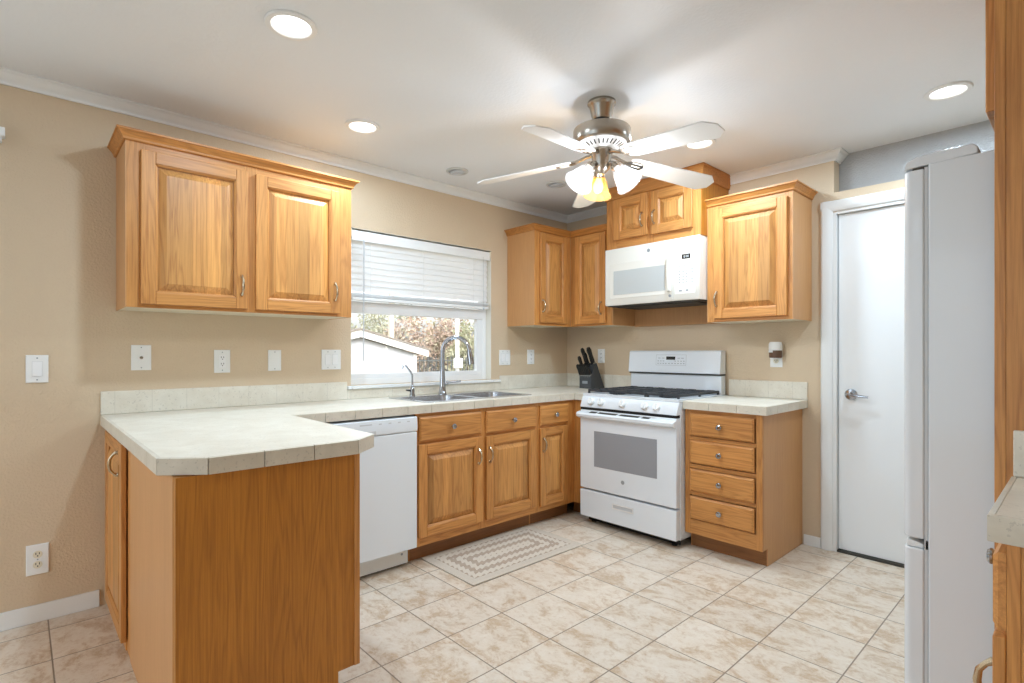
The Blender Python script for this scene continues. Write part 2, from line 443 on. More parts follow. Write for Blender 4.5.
# ---- windows
def window_unit(name, y0, y1, z0, z1, rail, label, tl=.042, ql=.03, qr=.03):
    w = struct(thing(name, label, 'window', (0, (y0+y1)/2, z0)))
    fr = MB(); xa, xb = -.115, -.06; t = .042
    fr.box(xa, xb, y0, y0+tl, z0, z1).box(xa, xb, y1-t, y1, z0, z1).box(xa, xb, y0+tl, y1-t, z0, z0+t).box(xa, xb, y0+tl, y1-t, z1-t, z1)
    P(fr, 'frame', M['vinyl'], w, bevel=.003)
    sa = MB(); s0, s1 = y0+tl, y1-t; q = .03
    sa.box(-.095, -.062, s0, s0+ql, z0+t, rail).box(-.095, -.062, s1-qr, s1, z0+t, rail).box(-.095, -.062, s0+ql, s1-qr, z0+t, z0+t+q).box(-.097, -.058, s0, s1, rail, rail+.078)
    P(sa, 'sash', M['vinyl'], w, bevel=.002)
    P(MB().box(-.083, -.079, s0+.01, s1-.01, z0+t+.01, rail+.01).box(-.103, -.099, s0, s1, rail+.02, z1-t), 'glass', M['glass'], w)
    return w
wn1 = window_unit('window_1', WY0, WY1, WZ0, WZ1, 1.475, 'white vinyl sash window over the sink', .014, .010, .056)
P(MB().box(-.058, .028, -2.0895, -.9055, .979, .9995).box(.0005, .028, -2.118, -2.09, .979, .9995).box(.0005, .028, -.905, -.822, .979, .9995), 'sill', M['trim'], wn1, bevel=.004)
P(MB().box(-.06, -.001, WY1-.0025, WY1-.0005, WZ0, WZ1).box(-.06, -.001, WY0+.0005, WY0+.0025, WZ0, WZ1).box(-.06, -.001, WY0, WY1, WZ1-.0025, WZ1-.0005), 'jamb_lining', M['cream_paint'], wn1)
wn2 = window_unit('window_2', VY0, VY1, VZ0, VZ1, 1.5, 'dining window in the left wall')
wn3 = struct(thing('window_3', 'wide unseen window added behind the camera to let in light', 'window', (1.9, YF, Z0)))
fr = MB(); t = .06
fr.box(X0, X1, YF-.1, YF-.05, Z0, Z0+t).box(X0, X1, YF-.1, YF-.05, Z1-t, Z1)
for xx in (X0, (X0+X1)/2-t/2, X1-t): fr.box(xx, xx+t, YF-.1, YF-.05, Z0+t, Z1-t)
P(fr, 'frame', M['vinyl'], wn3); P(MB().box(X0+t, X1-t, YF-.078, YF-.074, Z0+t, Z1-t), 'glass', M['glass'], wn3)

def blind(loc_y0, loc_y1, ztop, zbot, x, label, stacked=4):
    b = thing('window_blind', label, 'blind', (x, (loc_y0+loc_y1)/2, zbot))
    P(MB().box(x-.022, x+.020, loc_y0, loc_y1, ztop-.045, ztop), 'headrail', M['white_soft'], b, bevel=.002)
    P(MB().prism([(x+.0205, ztop-.068), (x+.028, ztop-.066), (x+.029, ztop-.01), (x+.026, ztop-.002), (x+.0205, ztop-.002)], 'y', loc_y0-.004, loc_y1+.004), 'valance', M['white_soft'], b)
    zz = ztop-.085; pitch = .0405; n = max(1, int((zz-zbot-.060)/pitch)+1)
    for k in range(n):
        z = zz-k*pitch; a = math.radians(76); L = .0255
        Mx = Matrix.Translation((x, 0, z)) @ Matrix.Rotation(a, 4, 'Y')
        P(MB().prism([(-L, -.0014), (-L*.5, .0002), (0, .0008), (L*.5, .0002), (L, -.0014), (L, .0012), (L*.5, .003), (0, .0036), (-L*.5, .003), (-L, .0012)], 'y', loc_y0+.006, loc_y1-.006, M=Mx), 'slat', M['slat'], b)
    for k in range(stacked):
        z = zbot+.024+k*.0065
        P(MB().box(x-.025, x+.025, loc_y0+.006, loc_y1-.006, z, z+.0035), 'slat', M['slat'], b)
    P(MB().box(x-.025, x+.025, loc_y0+.004, loc_y1-.004, zbot, zbot+.02), 'bottom_rail', M['white_soft'], b, bevel=.003)
    for f in (.11, .47, .86):
        y = loc_y0+(loc_y1-loc_y0)*f
        P(MB().tube([(x+.0275, y, ztop-.066), (x+.0275, y, zbot+.004)], .0011, 6), 'ladder_cord', M['trim'], b)
    return b
b1 = blind(-2.078, -.922, 2.008, 1.555, -.030, 'white slatted blind half raised in the sink window')
P(MB().tube([(.004, -2.0, 1.95), (.0045, -2.002, 1.55), (.004, -2.004, 1.158)], .0045, 8), 'tilt_wand', M['pale_line'], b1)
P(MB().tube([(.004, -.99, 1.96), (.004, -.985, 1.57)], .0014, 6).lathe([(0, -.02), (.005, -.018), (.004, 0), (0, .002)], (.004, -.985, 1.565), 10), 'lift_cord', M['pale_line'], b1)
for ya_, yb_ in ((-2.0895, -2.08), (-.92, -.9078)): P(MB().box(-.053, .0, ya_, yb_, 1.962, 2.012), 'end_bracket', M['ivory'], b1, bevel=.002)
b2 = thing('window_blind', 'white blind headrail end at the left picture edge', 'blind', (.03, -4.6, 2.145))
P(MB().box(.0005, .05, -5.6, -3.70, 2.147, 2.185), 'headrail', M['white_soft'], b2, bevel=.002)
P(MB().box(.006, .045, -5.59, -3.71, 2.125, 2.1465), 'slat', M['slat'], b2)

# ---- door beside the refrigerator
dr = struct(thing('door_1', 'white flush interior door', 'door', (2.56, .03, 0)))
cs = MB()
prof = [(2.09, -.0005), (2.09, -.010), (2.098, -.016), (2.125, -.018), (2.146, -.012), (2.155, -.008), (2.155, -.0005)]
cs.prism(prof, 'z', .001, 2.1400)
cs.prism([(3.05-(p[0]-2.09)+.0, p[1]) for p in prof], 'z', .001, 2.14)
cs.prism([(-.0005, 2.14), (-.010, 2.14), (-.016, 2.132), (-.018, 2.105), (-.012, 2.084), (-.008, 2.075), (-.0005, 2.075)], 'x', 2.0905, 3.0495)
P(cs, 'casing', M['trim'], dr)
P(MB().box(2.1555, 2.1749, -.004, .0995, .001, 2.0675).box(2.9655, 2.983, -.004, -.0005, .001, 2.0675).box(2.1751, 2.9649, .001, .0995, 2.0565, 2.0745).box(2.1752, 2.19, .062, .0995, .001, 2.056), 'jamb', M['trim'], dr)
P(MB().box(2.1785, 2.962, .022, .058, .018, 2.053), 'slab', M['white_door'], dr, bevel=.002)
P(MB().box(2.1755, 2.9645, .004, .099, .0005, .012), 'threshold_shade', M['slot'], dr)  # dark strip standing in for the shaded gap under the door
lv = MB(); lv.lathe([(0, .0218), (.033, .0218), (.034, .015), (.030, .010), (.014, .006), (.012, -.03), (0, -.031)], (2.247, 0, .962), 24, ax='y')
lv.tube([(2.247, -.026, .962), (2.268, -.030, .961), (2.30, -.030, .957), (2.345, -.026, .953)], [.011, .010, .0085, .007], 10)
P(lv, 'lever_handle', M['chrome'], dr)

# ------------------------------------------------------------------ cabinet kit (local: x along the width, front at -y)
def frame_door(root, x0, x1, z0, z1, d, pull=None, st=.056, knob=None):
    """oak frame-and-raised-panel door lying on the face at y = -d"""
    ya, yb = -d-.0006, -d-.020
    m = MB(); c = .0045
    def bar(a0, a1, b0, b1, mat): m.box(a0, a1, yb, ya, b0, b1, mat)
    bar(x0, x0+st, z0, z1, 0); bar(x1-st, x1, z0, z1, 0); bar(x0+st, x1-st, z0, z0+st, 1); bar(x0+st, x1-st, z1-st, z1, 1)
    # moulded inner lip
    i0, i1, k0, k1 = x0+st, x1-st, z0+st, z1-st; e = .008
    for (a, b, mat) in (((i0,k0),(i1,k0),1), ((i1,k0),(i1,k1),0), ((i1,k1),(i0,k1),1), ((i0,k1),(i0,k0),0)):
        cx, cz = (i0+i1)/2, (k0+k1)/2
        inn = lambda p: (p[0]+(e if p[0] < cx else -e), p[1]+(e if p[1] < cz else -e))
        A, B = inn(a), inn(b)
        m.hexa([(a[0],ya,a[1]),(b[0],ya,b[1]),(B[0],ya,B[1]),(A[0],ya,A[1]),(a[0],yb+.001,a[1]),(b[0],yb+.001,b[1]),(B[0],-d-.0115,B[1]),(A[0],-d-.0115,A[1])], mat)
    do = P(m, 'door', [M['oak_z'], M['oak_x']], root, bevel=.0035, world=False)
    p = MB(); g = e+.001
    p.box(i0+g, i1-g, -d-.0030, ya, k0+g, k1-g)
    p.frustum(i0+g+.004, i1-g-.004, k0+g+.004, k1-g-.004, -d-.0031, -d-.0180, min(.030, (i1-i0)*.2))
    P(p, 'raised_panel', M['oak_panel'], root, do, world=False, smooth=10)
    if pull: bar_pull(root, do, pull[0], yb, pull[1])
    return do
def bar_pull(root, par, x, y, z, L=.098):
    m = MB(); h = L/2
    pts = [(x, y+.001, z-h+.004), (x, y-.006, z-h+.003), (x, y-.016, z-h+.012), (x, y-.026, z-h*.45), (x, y-.029, z), (x, y-.026, z+h*.45), (x, y-.016, z+h-.012), (x, y-.006, z+h-.003), (x, y+.001, z+h-.004)]
    m.tube(pts, [.0095, .0075, .0055, .0062, .0072, .0062, .0055, .0075, .0095], 10)
    P(m, 'handle', M['pull'], root, par, world=False, label='brushed metal bow handle')
def knob(root, par, x, y, z):
    P(MB().lathe([(0, y+.0005), (.007, y+.0004), (.006, y-.010), (.0095, y-.015), (.0165, y-.019), (.017, y-.023), (.013, y-.028), (0, y-.030)], (x, 0, z), 20, ax='y'), 'knob', M['chrome'], root, par, world=False, label='round silver knob')
def drawer(root, x0, x1, z0, z1, d, kn=True):
    ya = -d-.0006
    m = MB().box(x0, x1, -d-.012, ya, z0, z1).frustum(x0, x1, z0, z1, -d-.012, -d-.020, .010)
    do = P(m, 'drawer', M['oak_x'], root, world=False)
    if kn: knob(root, do, (x0+x1)/2, -d-.020, (z0+z1)/2)
    return do
def face(root, w, d, z0, z1, stiles, rails, t=.019):
    m = MB()
    for a, b in stiles: m.box(a, b, -d, -d+t, z0, z1, 0)
    ss = sorted(stiles)
    for (a, b), (c, e) in zip(ss, ss[1:]):
        for r0, r1 in rails: m.box(b, c, -d+.0004, -d+t, r0, r1, 1)
    return P(m, 'face_frame', [M['oak_z'], M['oak_x']], root, bevel=.001, world=False)
CABCROWN = lambda zb, zt: [(-.004, zb), (.006, zb), (.010, zb+.004), (.011, zb+.012), (.020, zb+(zt-zb)*.55), (.028, zb+(zt-zb)*.74), (.030, zt-.010), (.035, zt-.009), (.035, zt), (-.004, zt)]

def hanging(label, loc, rot, w, d, z0, z1, doors, pulls, crown=None, cpath=None, ci=(0, None), sides=('oak_side', 'oak_side'), grp='oak wall cabinets', ct=2.21, st=.056, name='kitchen_cabinet', extra_stiles=()):
    r = thing(name, label, 'cabinet', loc, rot, grp)
    m = MB().box(.004, w-.004, -d+.019, -.0006, z0+.012, z1-.002, 0)
    P(m, 'carcass', M['oak_side'], r, world=False)
    P(MB().box(0, .0039, -d+.0001, -.0006, z0, z1), 'side_panel', M[sides[0]], r, world=False)
    P(MB().box(w-.0039, w, -d+.0001, -.0006, z0, z1), 'side_panel', M[sides[1]], r, world=False)
    P(MB().box(.004, w-.004, -d+.0192, -.0006, z0+.002, z0+.0118), 'bottom_panel', M['melamine'], r, world=False, label='cream underside')
    stl = [(.004, doors[0][0]+.018), (doors[-1][1]-.018, w-.004)] + [((doors[i][1]+doors[i+1][0])/2-.03, (doors[i][1]+doors[i+1][0])/2+.03) for i in range(len(doors)-1)] + list(extra_stiles)
    face(r, w, d, z0+.001, z1, stl, [(z0+.001, min(q[2] for q in doors)+.02), (min(q[3] for q in doors)-.02, z1)])
    for (a, b, c, e), p in zip(doors, pulls): frame_door(r, a, b, c, e, d, p, st)
    if crown:
        path = cpath or [(0, -.0006), (0, -d), (w, -d), (w, -.0006)]
        P(MB().sweep(path, CABCROWN(crown, ct), 0, ci[0], ci[1]), 'crown', M['oak_trim'], r, world=False, smooth=25)
        P(MB().box(.006, w-.006, -d+.005, -.0006, z1+.0005, ct-.006), 'top_panel', M['oak_side'], r, world=False)
    return r
R90 = PI/2
hanging('wide oak wall cabinet with two doors, left of the sink window', (0, -3.308, 0), R90, 1.07, .31, 1.418, 2.172,
        [(.055, .505, 1.434, 2.131), (.543, .996, 1.434, 2.128)], [(.475, 1.552), (.963, 1.556)], 2.163, sides=('oak_side', 'oak_z'))
# corner pair
hanging('oak corner wall cabinet, right of the sink window', (0, -.732, 0), R90, .424, .308, 1.425, 2.165,
        [(.055, .370, 1.447, 2.152)], [(.075, 1.578)], 2.158, cpath=[(0, -.0006), (0, -.308), (.424, -.308), (.424, -.735)], ci=(0, 2), ct=2.205)
hanging('narrow oak corner wall cabinet, left of the microwave', (.309, 0, 0), 0, .426, .308, 1.425, 2.165,
        [(.062, .368, 1.442, 2.152)], [(.330, 1.56)], 2.158, cpath=[(.001, -.735), (.001, -.308), (.426, -.308)], ci=(1, 2), ct=2.205)
hanging('short oak wall cabinet above the microwave, reaching the ceiling', (.7375, 0, 0), 0, .7645, .385, 1.985, 2.385,
        [(.075, .365, 2.046, 2.348), (.396, .706, 2.040, 2.342)], [(.326, 2.160), (.424, 2.160)], 2.352, ct=2.4385, sides=('oak_end', 'oak_end'), st=.058)
hanging('single door oak wall cabinet, right of the microwave', (1.503, 0, 0), 0, .533, .31, 1.412, 2.178,
        [(.054, .504, 1.434, 2.142)], [(.074, 1.56)], 2.170, ct=2.216, cpath=[(.001, -.31), (.533, -.31), (.533, -.0006)])
hanging('oak cabinet over the refrigerator, mostly hidden by the tall panel', (XR-.0006, -1.0535, 0), -R90, .80, .69, 1.822, H-.002,
        [(.012, .395, 1.828, 2.415), (.405, .788, 1.828, 2.415)], [None, None], None)

def base_cab(label, loc, rot, w, d, sides, stiles, rails, toe=.535, tz=.10, top=.864, name='base_cabinet', left_toe=True, right_toe=True, grp='oak base cabinets', ctop=None):
    r = thing(name, label, 'cabinet', loc, rot, grp)
    P(MB().box(.007, w-.007, -d+.0195, -.0006, tz, ctop or top-.001), 'carcass', M['oak_side'], r, world=False)
    poly = [(-.0006, .0008), (-toe, .0008), (-toe, tz), (-d+.0196, tz), (-d+.0196, top), (-.0006, top)]
    P(MB().prism(poly, 'x', 0, .0065), 'side_panel', M[sides[0]], r, world=False)
    P(MB().prism(poly, 'x', w-.0065, w), 'side_panel', M[sides[1]], r, world=False)
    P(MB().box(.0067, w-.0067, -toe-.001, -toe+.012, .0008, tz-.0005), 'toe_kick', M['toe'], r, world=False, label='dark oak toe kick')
    face(r, w, d, tz, top, stiles, rails)
    return r
RL = [(.10, .145), (.682, .71), (.835, .864)]
sb = base_cab('two door oak sink base cabinet, right of the dishwasher', (0, -1.994, 0), R90, .986, .61, ('oak_z', 'oak_z'), [(.0, .03), (.462, .530), (.958, .986)], RL, ctop=.72)
drawer(sb, .018, .475, .703, .843, .61); drawer(sb, .516, .967, .700, .841, .61)
frame_door(sb, .012, .485, .150, .686, .61, (.448, .565)); frame_door(sb, .516, .962, .150, .683, .61, (.540, .565))
nb = base_cab('narrow oak base cabinet in the corner, left of the range', (0, -1.0075, 0), R90, .3975, .61, ('oak_z', 'oak_z'), [(.0, .032), (.29, .3975)], RL)
drawer(nb, .020, .312, .703, .842, .61); frame_door(nb, .020, .304, .140, .684, .61, (.045, .568), st=.052)
P(MB().box(.5895, .7375, -.6095, -.5905, .10, .864), 'filler_panel', M['oak_z'], nb)
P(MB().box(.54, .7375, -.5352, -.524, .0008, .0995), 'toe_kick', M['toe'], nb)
db = base_cab('four drawer oak base cabinet, right of the range', (1.512, 0, 0), 0, .47, .61, ('oak_z', 'oak_side'), [(.0, .034), (.436, .47)], [(.10, .19), (.34, .362), (.505, .53), (.676, .70), (.84, .864)])
for z0, z1 in ((.706, .840), (.538, .676), (.366, .502), (.197, .334)): drawer(db, .039, .429, z0, z1, .61)
rb = base_cab('oak base cabinet in the right foreground, under a tiled counter', (XR-.0006, -1.8785, 0), -R90, .448, .632, ('oak_z', 'oak_z'), [(.0, .034), (.414, .448)], RL)
drawer(rb, .012, .446, .703, .846, .632); frame_door(rb, .012, .446, .12, .690, .632, (.376, .565))

# peninsula: end panel to the room, dining side with one door
pn = thing('peninsula_cabinet', 'oak peninsula cabinet with a plain veneered end, under the wide tiled counter', 'cabinet', (.74, -3.05, 0))
P(MB().prism([(-3.318, .0008), (-2.858, .0008), (-2.858, .13), (-2.802, .13), (-2.802, .862), (-3.318, .862)], 'x', .003, 1.4555), 'carcass', M['oak_side'], pn)
P(MB().prism([(-3.334, .0008), (-2.858, .0008), (-2.858, .13), (-2.8015, .13), (-2.8015, .863), (-3.334, .863)], 'x', 1.4560, 1.488), 'end_panel', M['oak_end'], pn, label='dark honey oak veneer end')
P(MB().box(1.440, 1.492, -2.801, -2.781, .13, .863).box(.64, 1.44, -2.801, -2.781, .13, .863), 'face_frame', M['oak_z'], pn, bevel=.001)
P(MB().box(.665, 1.4555, -3.335, -3.3185, .0008, .863), 'side_panel', M['oak_side'], pn, label='pale wood print side')
P(MB().box(.003, .056, -3.336, -3.3225, .0008, .863).box(.56, .664, -3.332, -3.3225, .0008, .863).box(.056, .56, -3.336, -3.3225, .0008, .05).box(.056, .56, -3.336, -3.3225, .83, .863), 'stile', M['oak_z'], pn, bevel=.001)
def shifted(fn):
    """build a kit part in plan coordinates shifted to the peninsula's own origin"""
    before = set(bpy.data.objects); fn()
    return [o for o in bpy.data.objects if o not in before]
for o in shifted(lambda: frame_door(pn, .045, .585, .045, .845, 3.336, (.495, .755))):
    for v in o.data.vertices: v.co += Vector((-.74, 3.05, 0))

# tall oak panel beside the refrigerator
tp = thing('tall_panel', 'tall honey oak panel beside the refrigerator, floor to ceiling', 'panel', (3.4, -1.866, 0))
P(MB().box(3.0815, XR-.0006, -1.8765, -1.8555, .0008, H-.0008), 'panel', M['oak_z'], tp)
P(MB().box(3.060, 3.081, -1.8775, -1.8545, .0008, H-.0008), 'edge_strip', M['oak_z'], tp, bevel=.001)

# ------------------------------------------------------------------ counters
def edge_tiles(path, skip=()):
    """row of edge tiles on the right-hand side of the path"""
    m = MB(); t = .011
    for i, (a, b) in enumerate(zip(path, path[1:])):
        d = Vector((b[0]-a[0], b[1]-a[1])); L = d.length; d.normalize(); n = Vector((d.y, -d.x))
        k = max(1, round(L/.153)); g = .0010
        for j in range(k):
            s0, s1 = L*j/k+g, L*(j+1)/k-g
            p0, p1 = Vector(a)+d*s0, Vector(a)+d*s1
            q0, q1 = p0-n*t, p1-n*t
            if j == 0 and i > 0: q0 = q0 + d*.004
            if j == k-1 and i < len(path)-2: q1 = q1 - d*.004
            m.hexa([(*p0, .8655), (*p1, .8655), (*q1, .8655), (*q0, .8655), (*p0, .9135), (*p1, .9135), (*q1, .9155), (*q0, .9155)])
    return m
def inset(poly, t):
    n = len(poly); out = []
    for i in range(n):
        a, b, c = Vector(poly[i-1]), Vector(poly[i]), Vector(poly[(i+1)%n])
        d1, d2 = (b-a).normalized(), (c-b).normalized(); n1, n2 = Vector((-d1.y, d1.x)), Vector((-d2.y, d2.x))
        m = (n1+n2)/(1+n1.dot(n2)); out.append(tuple(b+m*t))
    return out
ct = thing('countertop', 'cream tiled worktop wrapping from the peninsula past the sink to the corner', 'worktop', (.5, -1.8, .865))
e = .0006
edge = [(e, -3.369), (1.424, -3.369), (1.513, -3.258), (1.513, -2.796), (1.425, -2.690), (.635, -2.690), (.635, -.635), (.7375, -.635)]
outline = edge + [(.7375, -e), (e, -e)]
core = inset(outline, .0115); core = [(min(max(x, e), .7374 if y > -.7 else 9), min(y, -e)) for x, y in core]
core[0] = (e, core[0][1]); core[7] = (.7374, core[7][1]); core[8] = (.7374, -e); core[9] = (e, -e)
SX0, SX1, SY0, SY1 = .115, .545, -1.868, -1.012       # sink cut-out
hole = [(SX0, SY0), (SX0, SY1), (SX1, SY1), (SX1, SY0)]
P(MB().plate(core, [hole], .8656, .9150), 'top', M['top_tile'], ct)
P(edge_tiles(edge), 'edge_tile', M['edge_tile'], ct, bevel=.0012)
sp = MB(); sp.box(e, .012, -3.369, -2.119, .9155, 1.027).box(e, .012, -2.119, -.821, .9155, .978).box(e, .012, -.821, -.0008, .9155, 1.027)
P(sp, 'backsplash', M['splash_y'], ct, bevel=.003)
P(MB().box(.0123, .7374, -.012, -e, .9155, 1.027), 'backsplash', M['splash_x'], ct, bevel=.003)
c2 = thing('countertop', 'short cream tiled worktop on the four drawer cabinet', 'worktop', (1.76, -.3, .865))
edge = [(1.5085, -.635), (2.014, -.635), (2.014, -e)]
P(MB().plate([(1.5085, -.6235), (2.0025, -.6235), (2.0025, -e), (1.5085, -e)], [], .8656, .9150), 'top', M['top_tile'], c2)
P(edge_tiles(edge), 'edge_tile', M['edge_tile'], c2, bevel=.0012)
P(MB().box(1.5085, 2.014, -.012, -e, .9155, 1.027), 'backsplash', M['splash_x'], c2, bevel=.003)
c3 = thing('countertop', 'cream tiled worktop in the right foreground beside the tall panel', 'worktop', (3.42, -2.1, .865))
edge = [(3.091, -1.8785), (3.091, -2.335), (XR-e, -2.335)]
P(MB().plate([(3.1025, -1.8785), (3.1025, -2.3235), (XR-e, -2.3235), (XR-e, -1.8785)], [], .8656, .9150), 'top', M['top_tile'], c3)
P(edge_tiles(edge), 'edge_tile', M['edge_tile'], c3, bevel=.0012)
P(MB().box(3.095, XR-e, -1.8915, -1.8785, .9155, 1.027), 'backsplash', M['splash_x'], c3, bevel=.003)

# ------------------------------------------------------------------ sink and taps
sk = thing('sink', 'stainless double bowl sink set in the tiled worktop', 'sink', (.33, -1.44, .915))
def rr(x0, x1, y0, y1, r, n=5):
    out = []
    for cx, cy, a0 in ((x1-r, y1-r, 0), (x0+r, y1-r, 90), (x0+r, y0+r, 180), (x1-r, y0+r, 270)):
        for k in range(n+1):
            a = math.radians(a0+90*k/n); out.append((cx+r*math.cos(a), cy+r*math.sin(a)))
    return out
bowls = [(.165, .520, -1.848, -1.460), (.165, .520, -1.420, -1.032)]
P(MB().plate(rr(SX0-.018, SX1+.016, SY0-.018, SY1+.018, .03), [rr(*b, .05)[::-1] for b in bowls], .9152, .9195), 'rim', M['steel'], sk, bevel=.001)
for b in bowls:
    m = MB(); prev = None; fs = []
    for z, sh in ((.9152, 0), (.80, .006), (.745, .014), (.735, .05)):
        ring = [m.bm.verts.new((x, y, z)) for x, y in rr(b[0]+sh, b[1]-sh, b[2]+sh, b[3]-sh, .05)]
        if prev:
            for k in range(len(ring)): fs.append(m._f([prev[k], prev[(k+1)%len(ring)], ring[(k+1)%len(ring)], ring[k]], 0))
        prev = ring
    fs.append(m._f(prev, 0)); bmesh.ops.recalc_face_normals(m.bm, faces=m.bm.faces[:])
    bw = P(m, 'bowl', M['steel'], sk)
    P(MB().lathe([(0, .7385), (.04, .7385), (.043, .7365), (.043, .7355)], ((b[0]+b[1])/2, (b[2]+b[3])/2, 0), 20), 'drain', M['chrome'], sk, bw)
fx, fy = .128, -1.465
fa = thing('faucet', 'tall chrome gooseneck kitchen faucet behind the sink', 'faucet', (fx, fy, .9195))
P(MB().lathe([(0, .9197), (.030, .9197), (.029, .930), (.024, .938), (.021, 1.0), (.0175, 1.06), (.0145, 1.11), (0, 1.11)], (fx, fy, 0), 20), 'body', M['chrome'], fa)
dx, dy = math.cos(math.radians(42)), math.sin(math.radians(42)); pts = [(fx, fy, 1.10), (fx, fy, 1.215)]
R = .095
for k in range(1, 13):
    a = PI - k*PI*1.08/13; pts.append((fx+dx*(R+R*math.cos(a)), fy+dy*(R+R*math.cos(a)), 1.225+R*math.sin(a)))
P(MB().tube(pts, .0150, 12), 'spout', M['chrome'], fa)
t0 = Vector(pts[-1]); td = (t0-Vector(pts[-2])).normalized()
P(MB().tube([t0-td*.004, t0+td*.02, t0+td*.06, t0+td*.095], [.0160, .019, .022, .0235], 14), 'spray_head', M['chrome'], fa)
P(MB().tube([(fx+.008, fy+.010, 1.0), (fx+.018, fy+.036, 1.002)], .0135, 12).tube([(fx+.018, fy+.034, 1.002), (fx+.04, fy+.07, 1.006), (fx+.06, fy+.115, 1.012)], [.010, .006, .005], 10), 'lever', M['chrome'], fa)
gx, gy = .132, -1.715
ff = thing('faucet', 'small chrome drinking water tap, left of the tall gooseneck faucet', 'faucet', (gx, gy, .9195))
P(MB().lathe([(0, .9197), (.019, .9197), (.019, .93), (.016, .936), (.016, .965), (.013, .972), (.008, .99), (0, .99)], (gx, gy, 0), 16), 'body', M['chrome'], ff)
P(MB().tube([(gx, gy, .985), (gx, gy, 1.06), (gx-.003, gy-.012, 1.085), (gx-.010, gy-.045, 1.125), (gx-.012, gy-.055, 1.131), (gx-.014, gy-.064, 1.126), (gx-.015, gy-.067, 1.105)], .0068, 10), 'spout', M['chrome'], ff)
P(MB().tube([(gx, gy-.014, .958), (gx+.004, gy-.034, .962), (gx+.008, gy-.052, .964)], [.006, .006, .004], 8), 'lever', M['black_plastic'], ff)

# ------------------------------------------------------------------ dishwasher
dw = thing('dishwasher', 'white built-in dishwasher between the peninsula and the sink cabinet', 'dishwasher', (.32, -2.31, 0))
Y0, Y1 = -2.617, -2.0
P(MB().box(.03, .60, Y0, Y1-.001, .109, .855), 'tub', M['gasket'], dw)
P(MB().box(.6005, .645, Y0+.004, Y1-.004, .112, .768), 'door', M['white'], dw, bevel=.006)
cp = P(MB().prism([(.6005, .770), (.642, .770), (.648, .776), (.650, .800), (.645, .852), (.6005, .856)], 'y', Y0+.004, Y1-.004), 'control_panel', M['white'], dw, bevel=.003)
P(MB().box(.6475, .6507, -2.43, -2.262, .776, .797), 'pocket_handle', M['gasket'], dw, cp, bevel=.003)
m = MB(); m.box(.6462, .6478, -2.355, -2.285, .829, .835)
for k in range(4): m.box(.6462, .6478, -2.245+k*.058, -2.228+k*.058, .828, .834)
P(m, 'printed_mark', M['pale_line'], dw, cp)
P(MB().box(.552, .572, Y0+.01, Y1-.02, .012, .108), 'kick_plate', M['white_soft'], dw, bevel=.003)
P(MB().lathe([(0, .5725), (.007, .5725), (.006, .5745), (0, .575)], (0, -2.06, .07), 12, ax='x'), 'kick_screw', M['grey_line'], dw)
P(MB().box(.05, .55, Y0+.01, Y1-.02, .0008, .0118).box(.58, .6095, -2.78, Y0-.002, .10, .862), 'base_frame', M['dark'], dw)

# ------------------------------------------------------------------ gas range
rg = thing('gas_range', 'white freestanding gas range with black grates', 'range', (1.124, -.34, 0))
rx0, rx1 = .7435, 1.5065
P(MB().box(rx0, rx1, -.655, -.020, .05, .905), 'body', M['white'], rg, bevel=.003)
for xx in (rx0+.06, rx1-.06):
    for yy in (-.62, -.08): P(MB().lathe([(0, .0008), (.018, .0008), (.018, .012), (.010, .016), (.010, .0505), (0, .0505)], (xx, yy, 0), 12), 'foot', M['black_plastic'], rg)
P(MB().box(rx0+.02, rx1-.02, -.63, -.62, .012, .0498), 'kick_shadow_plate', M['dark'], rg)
sd = P(MB().box(rx0+.001, rx1-.001, -.705, -.6555, .055, .243), 'storage_drawer', M['white'], rg, bevel=.006)
m = MB(); hx, hz = 1.112, .176
m.box(hx-.085, hx+.085, -.709, -.7052, hz+.010, hz+.018).box(hx-.085, hx+.085, -.709, -.7052, hz-.020, hz-.011).box(hx-.085, hx-.078, -.709, -.7052, hz-.011, hz+.010).box(hx+.078, hx+.085, -.709, -.7052, hz-.011, hz+.010)
P(m, 'drawer_pull', M['white_soft'], rg, sd, bevel=.0015)
P(MB().box(hx-.077, hx+.077, -.7062, -.7052, hz-.0108, hz+.0098), 'pull_recess', M['pale_line'], rg, sd)
od = P(MB().box(rx0+.001, rx1-.001, -.705, -.6555, .255, .809), 'oven_door', M['white'], rg, bevel=.008)
P(MB().box(.872, 1.372, -.7068, -.7052, .418, .666), 'oven_window', M['oven_glass'], rg, od, bevel=.0008)
P(MB().prism([(-.7052, .748), (-.722, .751), (-.742, .764), (-.745, .781), (-.738, .792), (-.7052, .800)], 'x', rx0-.006, rx1+.002), 'oven_handle', M['white'], rg, od, bevel=.006)
m = MB()
for a, b in ((.850, .905), (.925, 1.075), (1.10, 1.25), (1.275, 1.33)): m.prism([(-.7085, .8000), (-.735, .7935), (-.735, .7941), (-.7085, .8015)], 'x', a, b)
P(m, 'vent_slot', M['slot'], rg, od)
lg = P(MB().lathe([(0, -.7053), (.0135, -.7053), (.0135, -.7066), (0, -.7068)], (1.112, 0, .348), 20, ax='y'), 'round_badge', M['grey_line'], rg, od)
P(MB().box(rx0+.004, rx1-.004, -.700, -.6555, .8095, .826), 'door_gap', M['dark'], rg)
kp = P(MB().prism([(-.6556, .8265), (-.702, .8265), (-.703, .832), (-.676, .900), (-.668, .9055), (-.6556, .9055)], 'x', rx0, rx1), 'control_panel', M['white'], rg, bevel=.003)
ang = math.atan2(.027, .068)
